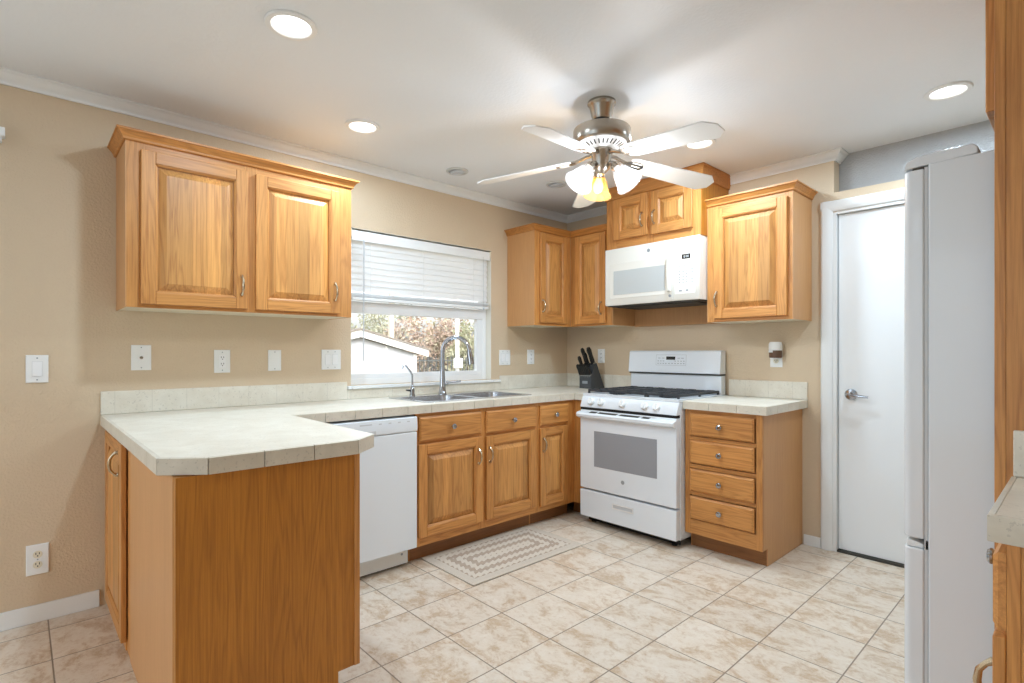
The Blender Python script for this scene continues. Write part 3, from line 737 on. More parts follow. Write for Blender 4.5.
for x in (.835, .920, 1.100, 1.275, 1.362):
    Mx = Matrix.Translation((x, -.6895, .866)) @ Matrix.Rotation(-ang, 4, 'X')
    P(MB().lathe([(0, .0003), (.0265, .0003), (.0265, -.010), (.023, -.018), (.021, -.021), (0, -.022)], (0,0,0), 20, ax='y', M=Mx).box(-.006, .006, -.034, -.0215, -.021, .021, M=Mx), 'burner_knob', M['white_soft'], rg, kp, bevel=.0015)
ck = MB(); ck.plate([(rx0, -.672), (rx1, -.672), (rx1, -.021), (rx0, -.021)], [], .9058, .918)
ck.box(rx0, rx1, -.672, -.655, .9185, .924).box(rx0, rx0+.016, -.655, -.10, .9185, .924).box(rx1-.016, rx1, -.655, -.10, .9185, .924)
P(ck, 'cooktop', M['white'], rg, bevel=.002)
for i, (bx, by, br) in enumerate(((.92, -.22, .04), (.92, -.50, .048), (1.33, -.22, .036), (1.33, -.50, .05), (1.125, -.36, .042))):
    bo = P(MB().lathe([(0, .9186), (br+.012, .9186), (br+.010, .926), (br, .9275), (br, .932), (br-.006, .9345), (0, .935)], (bx, by, 0), 20), 'burner', M['black'], rg)
def grate(x0, x1, y0, y1):
    m = MB(); z0, z1, t = .934, .950, .013
    for x in (x0, (x0+x1)/2-t/2, x1-t): m.box(x, x+t, y0, y1, z0, z1)
    for k in range(5):
        y = y0+(y1-y0-t)*k/4; m.box(x0+t, x1-t, y, y+t, z0+.001, z1-.001)
    for k in range(7):
        y = y0+.02+(y1-y0-.05)*k/6
        m.box(x0+.02, x0+.075, y, y+.008, z0+.004, z1+.003).box(x1-.075, x1-.02, y, y+.008, z0+.004, z1+.003)
    for x in (x0, x1-t):
        for y in (y0, (y0+y1)/2, y1-t): m.box(x, x+t, y, y+t, .9188, z0)
    return m
for x0, x1 in ((.764, .998), (1.003, 1.247), (1.252, 1.486)): P(grate(x0, x1, -.640, -.105), 'grate', M['iron'], rg, bevel=.002)
bg1 = P(MB().box(rx0+.004, rx1-.016, -.085, -.022, .9186, 1.052), 'backguard_riser', M['white'], rg, bevel=.003)
bg2 = P(MB().prism([(-.022, 1.062), (-.106, 1.062), (-.110, 1.068), (-.094, 1.218), (-.084, 1.228), (-.022, 1.228)], 'x', rx0-.004, rx1-.014), 'backguard', M['white'], rg, bevel=.005)
P(MB().box(rx0, rx1-.016, -.098, -.022, 1.0525, 1.0615), 'shadow_gap', M['slot'], rg)
def onback(x0, x1, z0, z1, off, mat, name, par):
    y = lambda z: -.110+(z-1.068)*(.016/.150)
    m = MB().hexa([(x0, y(z0)-off, z0), (x1, y(z0)-off, z0), (x1, y(z0)-.0004, z0), (x0, y(z0)-.0004, z0), (x0, y(z1)-off, z1), (x1, y(z1)-off, z1), (x1, y(z1)-.0004, z1), (x0, y(z1)-.0004, z1)])
    return P(m, name, mat, rg, par)
m_y = lambda z: -.110+(z-1.068)*(.016/.150)
onback(.985, 1.235, 1.118, 1.198, .0012, M['pale_line'], 'keypad_outline', bg2)
onback(.988, 1.232, 1.121, 1.195, .0016, M['white'], 'keypad', bg2)
onback(1.072, 1.146, 1.160, 1.184, .0024, M['display'], 'clock_display', bg2)
m = MB()
for k, xx in enumerate((1.000, 1.022, 1.044, 1.066, 1.092, 1.118, 1.142, 1.166, 1.19, 1.212)):
    for z in ((1.132, 1.150) if k not in (3, 4, 5) else (1.132,)): m.box(xx, xx+.011, m_y(z)-.0026, m_y(z)-.0015, z-.002, z+.003)
for xx in (1.004, 1.036, 1.165, 1.195): m.box(xx, xx+.02, m_y(1.172)-.0026, m_y(1.172)-.0015, 1.170, 1.174)
P(m, 'key_print', M['grey_line'], rg, bg2)
def seg_digits(m, x, z, h, y, digs):
    """pale bars of a clock display"""
    wd = h*.5
    for dg in digs:
        if dg == ':': m.box(x, x+.0016, y-.0006, y, z+h*.25, z+h*.38).box(x, x+.0016, y-.0006, y, z+h*.62, z+h*.75); x += .005; continue
        on = {'1': 'bc', '2': 'abged', '0': 'abcdef', '4': 'fgbc', '7': 'abc', '8': 'abcdefg'}[dg]; b = .0016
        R = {'a': (0, wd, h-b, h), 'g': (0, wd, h/2-b/2, h/2+b/2), 'd': (0, wd, 0, b), 'f': (0, b, h/2, h), 'e': (0, b, 0, h/2), 'b': (wd-b, wd, h/2, h), 'c': (wd-b, wd, 0, h/2)}
        for s_ in on: a = R[s_]; m.box(x+a[0], x+a[1], y-.0006, y, z+a[2], z+a[3])
        x += wd+.0035
    return m
M['digit'] = emis('lit_display_digit', (.75, .95, .9, 1), .12)

# ------------------------------------------------------------------ microwave
mw = thing('microwave', 'white over-the-range microwave under the short cabinet', 'microwave', (1.12, -.2, 1.56))
mx0, mx1, mz0, mz1 = .739, 1.4985, 1.563, 1.9835
P(MB().box(mx0, mx1, -.362, -.0006, mz0, mz1), 'body', M['mw_white'], mw, bevel=.002)
P(MB().box(mx0+.01, mx1-.01, -.385, -.02, mz0-.006, mz0-.0003).box(mx0+.06, mx1-.06, -.33, -.05, mz0-.012, mz0-.006), 'underside_grille', M['slot'], mw)
md = P(MB().prism([(-.3625, mz0), (-.398, mz0), (-.404, mz0+.01), (-.404, mz1-.01), (-.399, mz1), (-.3625, mz1)], 'x', mx0, 1.304), 'door', M['mw_white'], mw, bevel=.002)
P(MB().box(.785, 1.262, -.4068, -.4042, 1.612, 1.872), 'window_surround', M['mw_white'], mw, md, bevel=.0012)
P(MB().box(.818, 1.250, -.4082, -.4069, 1.640, 1.815), 'window', M['mw_glass'], mw, md)
P(MB().prism([(-.4042, 1.625), (-.428, 1.632), (-.432, 1.75), (-.428, 1.872), (-.4042, 1.882)], 'x', 1.270, 1.296), 'door_handle', M['mw_white'], mw, md, bevel=.004)
P(MB().lathe([(0, -.4043), (.013, -.4043), (.013, -.4055), (0, -.4057)], (1.116, 0, 1.932), 20, ax='y'), 'round_badge', M['grey_line'], mw, md)
P(MB().lathe([(0, -.4043), (.010, -.4043), (.010, -.407), (0, -.4075)], (1.284, 0, 1.600), 16, ax='y'), 'release_mark', M['grey_line'], mw, md)
mp = P(MB().prism([(-.3625, mz0), (-.398, mz0), (-.404, mz0+.01), (-.404, mz1-.01), (-.399, mz1), (-.3625, mz1)], 'x', 1.3055, mx1), 'control_panel', M['mw_white'], mw, bevel=.002)
P(MB().box(1.322, 1.468, -.4056, -.4042, 1.605, 1.890), 'keypad', M['mw_white'], mw, mp)
P(MB().box(1.374, 1.434, -.4068, -.4057, 1.838, 1.868), 'clock_display', M['display'], mw, mp)
P(seg_digits(MB(), 1.388, 1.845, .015, -.4069, '8:88'), 'clock_digit', M['digit'], mw, mp)
m = MB()
for k in range(3):
    for z in (1.806, 1.790): m.box(1.350+k*.036, 1.368+k*.036, -.4064, -.4057, z, z+.003)
P(m, 'mode_print', M['grey_line'], mw, mp); m = MB()
for r_ in range(5):
    for k in range(3): m.box(1.352+k*.026, 1.362+k*.026, -.4064, -.4057, 1.752-r_*.018, 1.757-r_*.018)
P(m, 'number_print', M['grey_line'], mw, mp); m = MB()
for r_ in range(5): m.box(1.440, 1.456, -.4064, -.4057, 1.765-r_*.022, 1.769-r_*.022)
P(m, 'side_print', M['grey_line'], mw, mp); m = MB(); m.box(1.352, 1.374, -.4064, -.4057, 1.622, 1.632).box(1.402, 1.42, -.4064, -.4057, 1.622, 1.632)
P(m, 'start_print', M['grey_line'], mw, mp)
wp = tag(MB().box(.737, 1.502, -.019, -.0007, 1.42, 1.555).build('wood_board', M['oak_side'], bevel=.001), 'pale wood filler board on the wall below the microwave', 'board')

# ------------------------------------------------------------------ refrigerator
fg = thing('refrigerator', 'white refrigerator seen from its side, beside the tall oak panel', 'refrigerator', (3.3, -1.445, 0))
fy0, fy1 = -1.83, -1.06
P(MB().box(2.920, 3.72, fy0, fy1, .03, 1.733), 'cabinet_body', M['fridge'], fg, bevel=.006)
P(MB().box(2.9122, 2.9196, fy0+.004, fy1-.012, .04, 1.725), 'gasket', M['gasket'], fg)
def fdoor(z0, z1, name):
    x0, xf = 2.912, 2.858; poly = [(x0, fy0+.002), (x0, fy1-.002)]
    for k in range(7):
        a = math.radians(90*k/6); r = .02; poly.append((xf+.006+r-r*math.sin(a), fy1-.002-r+r*math.cos(a)))
    n = 8
    for k in range(1, n): 
        f = k/n; poly.append((xf+.006*(2*f-1)**2, fy1-.022-(fy1-fy0-.044)*f))
    for k in range(7):
        a = math.radians(90-90*k/6); r = .02; poly.append((xf+.006+r-r*math.sin(a), fy0+.002+r-r*math.cos(a)))
    return P(MB().prism(poly, 'z', z0, z1), name, M['fridge'], fg, bevel=.005)
fd = fdoor(.700, 1.722, 'upper_door'); fz = fdoor(.075, .672, 'freezer_door')
P(MB().prism([(2.870, .6725), (2.885, .6725), (2.909, .6725), (2.909, .684), (2.890, .690), (2.870, .692)], 'y', fy0+.012, fy1-.03), 'grip_lip', M['white_soft'], fg, fz, bevel=.003)
P(MB().box(2.915, 2.9245, fy0+.004, fy1-.02, .674, .698), 'gap_shade_strip', M['slot'], fg)  # full-width dark strip, shade of the gap between the doors put into colour
P(MB().box(2.880, 2.924, fy0+.03, fy1-.03, .012, .07), 'toe_grille', M['gasket'], fg)
P(MB().box(2.96, 3.70, fy0+.02, fy1-.02, .0008, .0295), 'roller_base', M['dark'], fg)
P(MB().prism([(2.863, 1.7265), (3.024, 1.7335), (3.024, 1.752), (3.012, 1.762), (2.95, 1.762), (2.895, 1.757), (2.870, 1.748)], 'y', fy0+.003, fy1-.003), 'top_cover', M['fridge'], fg, bevel=.004)
P(MB().box(2.885, 2.924, fy0+.006, fy0+.05, 1.7222, 1.7262), 'top_hinge', M['slot'], fg)

# ------------------------------------------------------------------ knife block and knives
kb = thing('knife_block', 'dark grey slanted knife block in the counter corner', 'knife block', (.379, -.11, .9155))
kx0, kx1 = .318, .440
poly = [(-.205, .9158), (-.022, .9158), (-.128, 1.126), (-.162, 1.114), (-.192, 1.020), (-.205, 1.016)]
P(MB().prism(poly, 'x', kx0, kx1), 'block', M['block'], kb, bevel=.002)
P(MB().box(.350, .405, -.2062, -.2052, .955, .977), 'maker_plate', M['grey_line'], kb)
ld = Vector((0, -.106, .210)).normalized(); up = Vector((0, ld.z, -ld.y))
def knife(x, y, z, L, wd, th, label):
    k = thing('knife', label, 'knife', (x, y, z), 0, 'black handled knives in the block')
    Mx = Matrix(((1, 0, 0, x), (0, up.y, ld.y, y), (0, up.z, ld.z, z), (0, 0, 0, 1)))
    P(MB().box(-.001, .001, -wd*.4, wd*.4, -.018, .004, M=Mx), 'blade', M['steel'], k)
    P(MB().box(-th*.55, th*.55, -wd*.45, wd*.45, .0042, .014, M=Mx), 'bolster', M['chrome'], k, bevel=.001)
    h = MB(); st = [(.0142, .85), (.03, 1.0), (L*.55, .88), (L*.85, 1.05), (L, .7)]
    prev = None; fs = []
    for t, sc in st:
        a, b = th*.5*sc, wd*.5*sc
        ring = [h.bm.verts.new(Mx @ Vector(q)) for q in ((-a, -b*.7, t), (-a*.6, -b, t), (a*.6, -b, t), (a, -b*.7, t), (a, b*.7, t), (a*.6, b, t), (-a*.6, b, t), (-a, b*.7, t))]
        if prev:
            for i in range(8): h._f([prev[i], prev[(i+1) % 8], ring[(i+1) % 8], ring[i]], 0)
        else: h._f(ring[::-1], 0)
        prev = ring
    h._f(prev, 0); bmesh.ops.recalc_face_normals(h.bm, faces=h.bm.faces[:])
    P(h, 'handle', M['black_plastic'], k)
for i in range(6):
    knife(.3295+i*.0198, -.200, 1.019, .105, .026, .0178, ['leftmost steak knife in the front row of the block', 'second steak knife from the left in the block front row', 'third steak knife from the left in the block front row', 'third steak knife from the right in the block front row', 'second steak knife from the right in the block front row', 'rightmost steak knife in the front row of the block'][i])
knife(.336, -.178, 1.068, .125, .030, .022, 'slim knife at the upper left of the block, above the steak knives')
knife(.358, -.156, 1.118, .145, .032, .023, 'tallest black handled knife standing at the block top left')
knife(.392, -.170, 1.090, .135, .030, .023, 'middle knife of the block, between two taller handles')
knife(.424, -.154, 1.119, .150, .038, .029, 'broad handled knife at the upper right of the block')

# ------------------------------------------------------------------ rug
ry = -1.482; rgo = MB().box(-.25, .25, -.44, .44, .0006, .007).build('rug', M['rug'], bevel=.003); rgo.location = (.803, ry, 0); rgo.rotation_euler = (0, 0, math.radians(-.4))
tag(rgo, 'beige and brown zigzag woven rug in front of the sink cabinet', 'rug')

# ------------------------------------------------------------------ plates on the walls
def wall_plate(name, label, cat, a, b, z0, z1, kind, wall='left', grp='white wall plates'):
    w, h = b-a, z1-z0
    loc, rot = (((0, a, z0), R90) if wall == 'left' else ((a, 0, z0), 0))
    r = thing(name, label, cat, loc, rot, grp)
    P(MB().frustum(0, w, 0, h, -.0045, -.0065, .003).box(0, w, -.0045, -.0006, 0, h), 'plate', M['white_soft'], r, world=False)
    def screw(x, z): P(MB().lathe([(0, -.0066), (.0032, -.0066), (.0026, -.0078), (0, -.008)], (x, 0, z), 10, ax='y'), 'screw', M['grey_line'], r, world=False)
    if kind == 'jack':
        screw(w/2, h*.1); screw(w/2, h*.9)
        P(MB().lathe([(0, -.0066), (.0075, -.0066), (.0075, -.009), (.005, -.0095), (.005, -.016), (0, -.016)], (w/2, 0, h*.5), 12, ax='y'), 'jack', M['nickel'], r, world=False)
    elif kind == 'blank': screw(w/2, h*.1); screw(w/2, h*.9)
    elif kind.startswith('rocker'):
        n = int(kind[6:])
        for i in range(n):
            cx = w*(i+.5)/n if n > 1 else w/2; hw = .0165
            if n > 1: cx = w/2+(i-.5)*.046
            P(MB().box(cx-hw-.001, cx+hw+.001, -.0069, -.0066, h*.24-.001, h*.76+.001), 'rocker_gap', M['pale_line'], r, world=False)
            P(MB().hexa([(cx-hw, -.0105, h*.24), (cx+hw, -.0105, h*.24), (cx+hw, -.007, h*.24), (cx-hw, -.007, h*.24), (cx-hw, -.0078, h*.76), (cx+hw, -.0078, h*.76), (cx+hw, -.007, h*.76), (cx-hw, -.007, h*.76)]), 'rocker', M['vinyl'], r, world=False)
            screw(cx, h*.11); screw(cx, h*.89)
    elif kind == 'decora':
        P(MB().box(w/2-.0165, w/2+.0165, -.0085, -.0066, h*.22, h*.78), 'receptacle', M['vinyl'], r, world=False, bevel=.001); screw(w/2, h*.11); screw(w/2, h*.89)
        m = MB()
        for zz in (h*.36, h*.64):
            for sx in (-.006, .006): m.box(w/2+sx-.0013, w/2+sx+.0013, -.0090, -.0085, zz, zz+.009)
            m.lathe([(0, -.0085), (.0028, -.0085), (.0028, -.009), (0, -.009)], (w/2, 0, zz-.006), 8, ax='y')
        P(m, 'slot', M['slot'], r, world=False)
    elif kind == 'duplex':
        screw(w/2, h*.5)
        for zz in (h*.33, h*.67):
            rc = P(MB().lathe([(0, -.0066), (.0165, -.0066), (.0165, -.0088), (0, -.009)], (w/2, 0, zz), 20, ax='y'), 'receptacle', M['ivory'], r, world=False)
            m = MB()
            for sx in (-.006, .006): m.box(w/2+sx-.0015, w/2+sx+.0015, -.0096, -.0088, zz, zz+.009)
            m.lathe([(0, -.0088), (.003, -.0088), (.003, -.0096), (0, -.0096)], (w/2, 0, zz-.006), 8, ax='y')
            P(m, 'slot', M['slot'], r, rc, world=False)
    return r
wall_plate('light_switch', 'single white rocker switch on the far left wall, above the low outlet', 'switch', -3.634, -3.557, 1.078, 1.203, 'rocker1')
wall_plate('outlet', 'low white duplex outlet near the left baseboard', 'outlet', -3.633, -3.555, .215, .350, 'duplex')
wall_plate('cable_jack', 'white cable jack plate above the left end of the backsplash', 'wall plate', -3.248, -3.165, 1.126, 1.252, 'jack')
wall_plate('outlet', 'white outlet between the cable jack and the blank plate', 'outlet', -2.879, -2.800, 1.104, 1.229, 'decora')
wall_plate('blank_plate', 'blank white wall plate between outlet and double switch', 'wall plate', -2.599, -2.527, 1.108, 1.229, 'blank')
wall_plate('light_switch', 'double white rocker switch left of the sink window', 'switch', -2.283, -2.160, 1.108, 1.232, 'rocker2')
wall_plate('light_switch', 'double white rocker switch right of the sink window', 'switch', -.822, -.704, 1.112, 1.234, 'rocker2')
wall_plate('outlet', 'white outlet near the room corner, under the corner cabinet', 'outlet', -.506, -.426, 1.115, 1.238, 'decora')
wall_plate('outlet', 'white outlet partly hidden behind the knife block', 'outlet', .354, .426, 1.125, 1.243, 'decora', 'back')
wall_plate('outlet', 'white outlet under the plug-in air freshener', 'outlet', 1.786, 1.862, 1.118, 1.240, 'duplex', 'back')
af = thing('air_freshener', 'white and brown plug-in air freshener above the short worktop', 'air freshener', (1.822, -.03, 1.165))
ax_, az_ = 1.836, 1.178
P(MB().lathe([(0, az_+.050), (.039, az_+.050), (.041, az_+.056), (.041, az_+.090), (.034, az_+.104), (0, az_+.105)], (ax_, -.046, 0), 24), 'cap', M['white_soft'], af)
P(MB().lathe([(0, az_+.002), (.036, az_+.002), (.039, az_+.008), (.039, az_+.049), (0, az_+.0495)], (ax_, -.046, 0), 24), 'bottle', M['brown_plastic'], af, label='brown translucent band')
P(MB().box(ax_-.028, ax_-.002, -.0895, -.0835, az_+.036, az_+.050), 'front_label', M['white_soft'], af, bevel=.002)
P(MB().box(ax_-.022, ax_+.022, -.03, -.0104, az_-.008, az_+.0015), 'plug', M['white_soft'], af, bevel=.002)

# ------------------------------------------------------------------ ceiling fittings
WARM = (.64, .83, 1.0)
def downlight(x, y, r, label, energy=12):
    t = thing('recessed_light', label, 'ceiling light', (x, y, H), 0, 'lit recessed ceiling lights')
    P(MB().lathe([(r*.74, H-.0004), (r, H-.0004), (r+.001, H-.004), (r*.97, H-.009), (r*.80, H-.0105), (r*.76, H-.008), (r*.74, H-.002)], (x, y, 0), 40), 'trim_ring', M['white_soft'], t)
    P(MB().lathe([(r*.739, H-.0022), (r*.45, H-.0018), (0, H-.0012)], (x, y, 0), 32), 'lens', M['lens'], t)
    lamp('recessed_lamp', 'AREA', (x, y, H-.013), energy, WARM, (0, 0, 0), shape='DISK', size=r*1.3)
    return t
downlight(1.195, -2.907, .092, 'lit recessed light nearest the viewer, above the peninsula')
downlight(.551, -2.290, .092, 'lit recessed light above the left wall cabinet front', 9)
downlight(2.770, -.462, .090, 'lit recessed light in front of the white door', 9)
downlight(1.673, -.735, .090, 'lit recessed light partly behind a fan blade')
def eyeball(x, y, label):
    t = thing('recessed_light', label, 'ceiling light', (x, y, H), 0, 'unlit recessed ceiling lights')
    r = .075
    P(MB().lathe([(r*.72, H-.0004), (r, H-.0004), (r+.001, H-.004), (r*.95, H-.009), (r*.76, H-.010), (r*.72, H-.003)], (x, y, 0), 36), 'trim_ring', M['aged_trim'], t)
    Mx = Matrix.Translation((x, y, H-.004)) @ Matrix.Rotation(math.radians(12), 4, 'X')
    P(MB().lathe([(r*.69, .0), (r*.66, -.010), (r*.56, -.014), (r*.50, -.009), (r*.2, -.006), (0, -.006)], (0, 0, 0), 32, M=Mx), 'eyeball', M['pale_line'], t)
eyeball(.322, -1.482, 'unlit recessed light above the sink window, left one')
eyeball(.586, -.785, 'unlit recessed light near the ceiling corner, behind the fan')

# ------------------------------------------------------------------ ceiling fan
FX, FY = 1.600, -1.560
fn = thing('ceiling_fan', 'five blade white and nickel ceiling fan with three lit glass shades', 'ceiling fan', (FX, FY, H))
P(MB().lathe([(0, H-.0004), (.068, H-.0004), (.070, H-.012), (.065, H-.018), (.060, H-.026), (.050, H-.072), (.043, H-.088), (0, H-.089)], (FX, FY, 0), 32), 'canopy', M['nickel'], fn)
P(MB().lathe([(0, H-.0892), (.036, H-.0892), (.034, H-.104), (0, H-.104)], (FX, FY, 0), 24), 'rod_collar', M['black'], fn)
P(MB().lathe([(0, H-.1042), (.0125, H-.1042), (.0125, 2.3163), (0, 2.3163)], (FX, FY, 0), 16), 'down_rod', M['nickel'], fn)
P(MB().lathe([(0, 2.316), (.045, 2.315), (.122, 2.309), (.136, 2.303), (.139, 2.296), (.139, 2.240), (.134, 2.232), (0, 2.2315)], (FX, FY, 0), 48), 'motor_housing', M['nickel'], fn)
M['fan_white'] = plain('white_fan_paint', lin(236, 234, 230), .4)
vr = P(MB().lathe([(0, 2.2313), (.120, 2.2313), (.108, 2.222), (.078, 2.208), (.060, 2.203), (0, 2.203)], (FX, FY, 0), 40), 'vent_ring', M['fan_white'], fn)
m = MB()
for k in range(30):
    a = 2*PI*k/30; Mx = Matrix.Translation((FX, FY, 2.2162)) @ Matrix.Rotation(a, 4, 'Z') @ Matrix.Translation((.0945, 0, 0)) @ Matrix.Rotation(math.radians(-25), 4, 'Y')
    m.box(-.014, .014, -.0035, .0035, -.0018, .0010, M=Mx)
P(m, 'vent_slot', M['slot'], fn, vr)
P(MB().lathe([(0, 2.2028), (.055, 2.2028), (.058, 2.193), (.050, 2.182), (.044, 2.135), (.038, 2.112), (.024, 2.097), (.012, 2.086), (0, 2.084)], (FX, FY, 0), 32), 'switch_housing', M['nickel'], fn)
ZB = 2.100
def blade_mesh():
    r0, r1 = .150, .645; w0, w1 = .054, .069
    pts = [(r0, -w0*.75), (r0+.03, -w0), (r1-.045, -w1), (r1, -w1*.42), (r1, w1*.42), (r1-.045, w1), (r0+.03, w0), (r0, w0*.75)]
    return MB().prism(pts, 'z', -.003, .003)
PITCH = math.radians(-12); DROOP = math.radians(6.2)
for k, adeg in enumerate((-78, -6, 66, 138, 210)):
    A = Matrix.Translation((FX, FY, ZB)) @ Matrix.Rotation(math.radians(adeg), 4, 'Z')
    B = A @ Matrix.Translation((0, 0, .071)) @ Matrix.Rotation(DROOP, 4, 'Y') @ Matrix.Rotation(PITCH, 4, 'X')
    m = blade_mesh(); bmesh.ops.transform(m.bm, matrix=B, verts=m.bm.verts[:])
    bl = P(m, 'blade', M['fan_white'], fn, bevel=.0015)
    ir = MB()
    ir.tube([(.045, 0, .082), (.075, 0, .078), (.105, 0, .066), (.135, 0, .056), (.165, 0, .0535)], [.010, .009, .008, .009, .010], 8, M=A)
    ir.prism([(.130, -.016), (.150, -.030), (.195, -.036), (.222, -.024), (.232, 0), (.222, .024), (.195, .036), (.150, .030), (.130, .016)], 'z', -.0072, -.0032, M=B)
    bi = P(ir, 'blade_iron', M['nickel'], fn, bl)
    m = MB()
    for q in (-.024, 0, .024): m.box(.160, .212, q-.004, q+.004, -.0080, -.0072, M=B)
    P(m, 'iron_slot', M['fan_white'], fn, bl)
for k, adeg in enumerate((257, 17, 137)):
    A = Matrix.Translation((FX, FY, 2.130)) @ Matrix.Rotation(math.radians(adeg), 4, 'Z')
    P(MB().tube([(.036, 0, .0), (.048, 0, .008), (.058, 0, .004), (.064, 0, -.010)], .008, 8, M=A), 'lamp_arm', M['nickel'], fn)
    B = A @ Matrix.Translation((.062, 0, -.006)) @ Matrix.Rotation(math.radians(-38), 4, 'Y')
    P(MB().lathe([(0, .004), (.020, .002), (.024, -.010), (.024, -.028), (0, -.028)], (0,0,0), 20, M=B), 'socket', M['nickel'], fn)
    warm = adeg == 137
    prof = [(.024, -.024), (.031, -.034), (.041, -.052), (.048, -.078), (.058, -.106), (.070, -.128), (.072, -.130), (.0685, -.1285), (.056, -.105), (.046, -.078), (.039, -.052), (.029, -.036), (.024, -.027)]
    sh = P(MB().lathe(prof, (0,0,0), 28, M=B), 'lamp_shade', M['shade_warm' if warm else 'shade'], fn, label='amber lit glass shade' if warm else None)
    P(MB().lathe([(0, -.028), (.012, -.030), (.014, -.045), (.024, -.068), (.027, -.085), (.022, -.102), (.010, -.111), (0, -.113)], (0,0,0), 20, M=B), 'bulb', M['bulb_warm' if warm else 'bulb'], fn, sh)
    c = B @ Vector((0, 0, -.132))
    lamp('fan_bulb_lamp', 'POINT', c, 4.6 if not warm else 3.4, (.88, .94, 1.0) if not warm else (1, .86, .62), shadow_soft_size=.03)

# ------------------------------------------------------------------ outside the sink window
GZ = -.55
M['siding'] = plain('white_shed_siding', lin(186, 189, 194), .6)
M['roof'] = plain('grey_shingle', lin(138, 130, 122), .8, noise=(40, .25))
k = N('dry_grass_ground'); n_ = k.noise(k.coord(), 5, 6); k.base(k.ramp(n_, [(.35, lin(150, 140, 112)), (.65, lin(190, 180, 150))])); k.set(Roughness=.95); M['ground'] = k.m
g = MB().box(-22, -.6, -10, 16, GZ-.2, GZ).build('ground', M['ground']); struct(g, 'dry grass yard outside the sink window', 'ground')
sh = thing('shed', 'white gabled shed outside the sink window', 'shed', (-6.5, .5, GZ))
px, pz = .50, 1.585
def slope(y): return pz-(abs(y-px))*(.335/1.335)
y0s, y1s = px-1.13, px+1.13
P(MB().prism([(y0s, GZ), (y1s, GZ), (y1s, slope(y1s)-.12), (px, pz-.12), (y0s, slope(y0s)-.12)], 'x', -8.2, -5.06), 'wall', M['siding'], sh)
m = MB()
for sgn in (-1, 1):
    ye = px+sgn*1.335
    m.prism([(px, pz-.115), (px, pz), (ye, slope(ye)), (ye, slope(ye)-.115)], 'x', -5.0, -4.965)
P(m, 'fascia', M['trim'], sh)
m = MB()
for sgn in (-1, 1):
    ye = px+sgn*1.37
    m.prism([(px, pz+.001), (px, pz+.03), (ye, slope(ye)+.03), (ye, slope(ye)+.001)], 'x', -8.3, -4.95)
P(m, 'roof', M['roof'], sh)
P(MB().box(-5.0595, -5.04, 1.0, 1.035, GZ, 1.32).box(-5.0595, -5.04, y1s-.06, y1s, GZ, 1.18), 'batten', M['trim'], sh)
M['iron_fence'] = plain('dark_fence_iron', lin(92, 96, 96), .6)
fc = thing('fence', 'dark iron picket fence outside beyond the shed', 'fence', (-7.5, 4.6, GZ))
m = MB()
for k_ in range(34): yy = 2.7+k_*.115; m.box(-7.51, -7.49, yy, yy+.018, GZ, 1.10)
P(m, 'picket', M['iron_fence'], fc)
P(MB().box(-7.515, -7.485, 2.7, 6.6, 1.0, 1.03).box(-7.515, -7.485, 2.7, 6.6, GZ+.12, GZ+.15), 'rail', M['iron_fence'], fc)
M['post_tan'] = plain('tan_post_wood', lin(214, 200, 182), .8); M['post_white'] = plain('white_post', lin(240, 240, 240), .5)
tag(MB().box(-8.55, -8.45, 3.05, 3.16, GZ, 4.2).build('post', M['post_tan'], bevel=.01), 'tan wooden post rising behind the shed roof', 'post')
wp_ = thing('post', 'white post with a box on it, seen through the window near the faucet', 'post', (-6.5, 3.6, GZ))
P(MB().box(-6.53, -6.47, 3.60, 3.67, GZ, 4.0), 'shaft', M['post_white'], wp_, bevel=.006)
P(MB().box(-6.469, -6.40, 3.50, 3.72, .86, 1.08), 'box', M['post_white'], wp_, bevel=.01)
def leafmat(name, a, b, c):
    k = N(name); n_ = k.noise(k.coord(), 3.2, 4); k.base(k.ramp(n_, [(.35, a), (.5, b), (.65, c)])); k.set(Roughness=.8); return k.m
LM = [leafmat('dusty_green_leaf', lin(140, 144, 120), lin(168, 170, 148), lin(190, 186, 166)), leafmat('russet_leaf', lin(160, 140, 126), lin(186, 164, 150), lin(174, 172, 146)), leafmat('olive_leaf', lin(134, 138, 110), lin(162, 164, 136), lin(186, 180, 158))]
M['bark'] = plain('grey_brown_bark', lin(112, 98, 86), .9, noise=(20, .3))
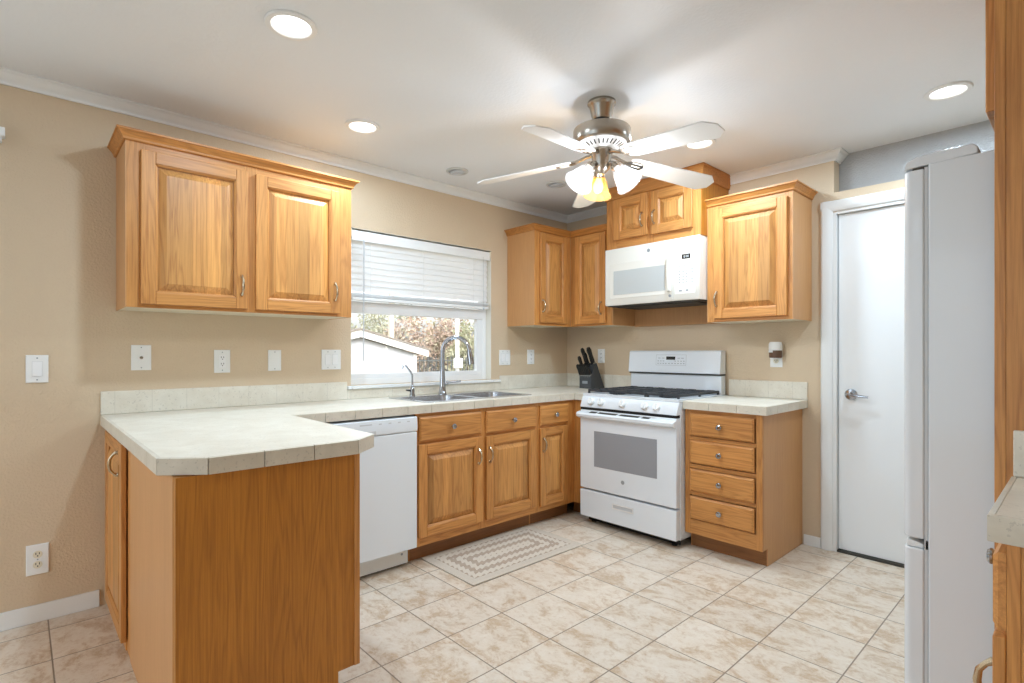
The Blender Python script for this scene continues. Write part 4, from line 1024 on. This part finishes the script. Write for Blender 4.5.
def tree(x, y, h, r, mi, label):
    t = thing('tree', label, 'tree', (x, y, GZ), 0, 'bushy trees beyond the fence')
    m = MB().tube([(x, y, GZ+.001), (x+.05, y-.04, GZ+h*.3), (x, y+.05, GZ+h*.6)], [.11, .08, .05], 8)
    for q in range(6):
        a = random.random()*6.28; m.tube([(x, y, GZ+h*(.2+.06*q)), (x+r*.5*math.cos(a), y+r*.5*math.sin(a), GZ+h*(.45+.07*q))], [.04, .018], 6)
    P(m, 'trunk', M['bark'], t)
    f = MB()
    cl = [(x+random.uniform(-.55, .55)*r, y+random.uniform(-.62, .62)*r, GZ+h*random.uniform(.12, .88), random.uniform(.32, .5)*r) for _ in range(20)]
    for _ in range(5500):
        cx, cy, cz, cr = random.choice(cl)
        d = Vector((random.gauss(0, 1), random.gauss(0, 1), random.gauss(0, 1))).normalized()*cr*random.uniform(.55, 1.0)
        p = Vector((cx, cy, cz))+d
        if p.z < GZ+.05: continue
        a = Vector((random.gauss(0, 1), random.gauss(0, 1), random.gauss(0, 1))).normalized(); b = a.orthogonal().normalized(); s_ = random.uniform(.03, .065)
        f._f([f.bm.verts.new(p-a*s_), f.bm.verts.new(p+b*s_*.5), f.bm.verts.new(p+a*s_), f.bm.verts.new(p-b*s_*.5)], 0)
    P(f, 'foliage', LM[mi], t)
for a in ((-10.6, 2.9, 2.7, 1.0, 0, 'dusty green tree above the shed peak'), (-10.6, 5.1, 2.9, 1.0, 1, 'russet bushy tree beyond the shed eave'), (-10.6, 7.3, 2.8, 1.0, 2, 'olive bushy tree behind the white post'), (-10.6, 9.5, 2.9, 1.0, 1, 'russet tree at the right edge of the window'),
          (-13.4, 3.4, 3.5, 1.15, 2, 'taller olive tree behind the dusty green one'), (-13.4, 5.9, 3.6, 1.15, 0, 'tall dusty green tree behind the tan post'), (-13.4, 8.4, 3.5, 1.15, 1, 'tall russet tree behind the faucet arch'), (-13.4, 10.9, 3.5, 1.15, 0, 'tall dusty green tree farthest right beyond the fence')):
    tree(*a)
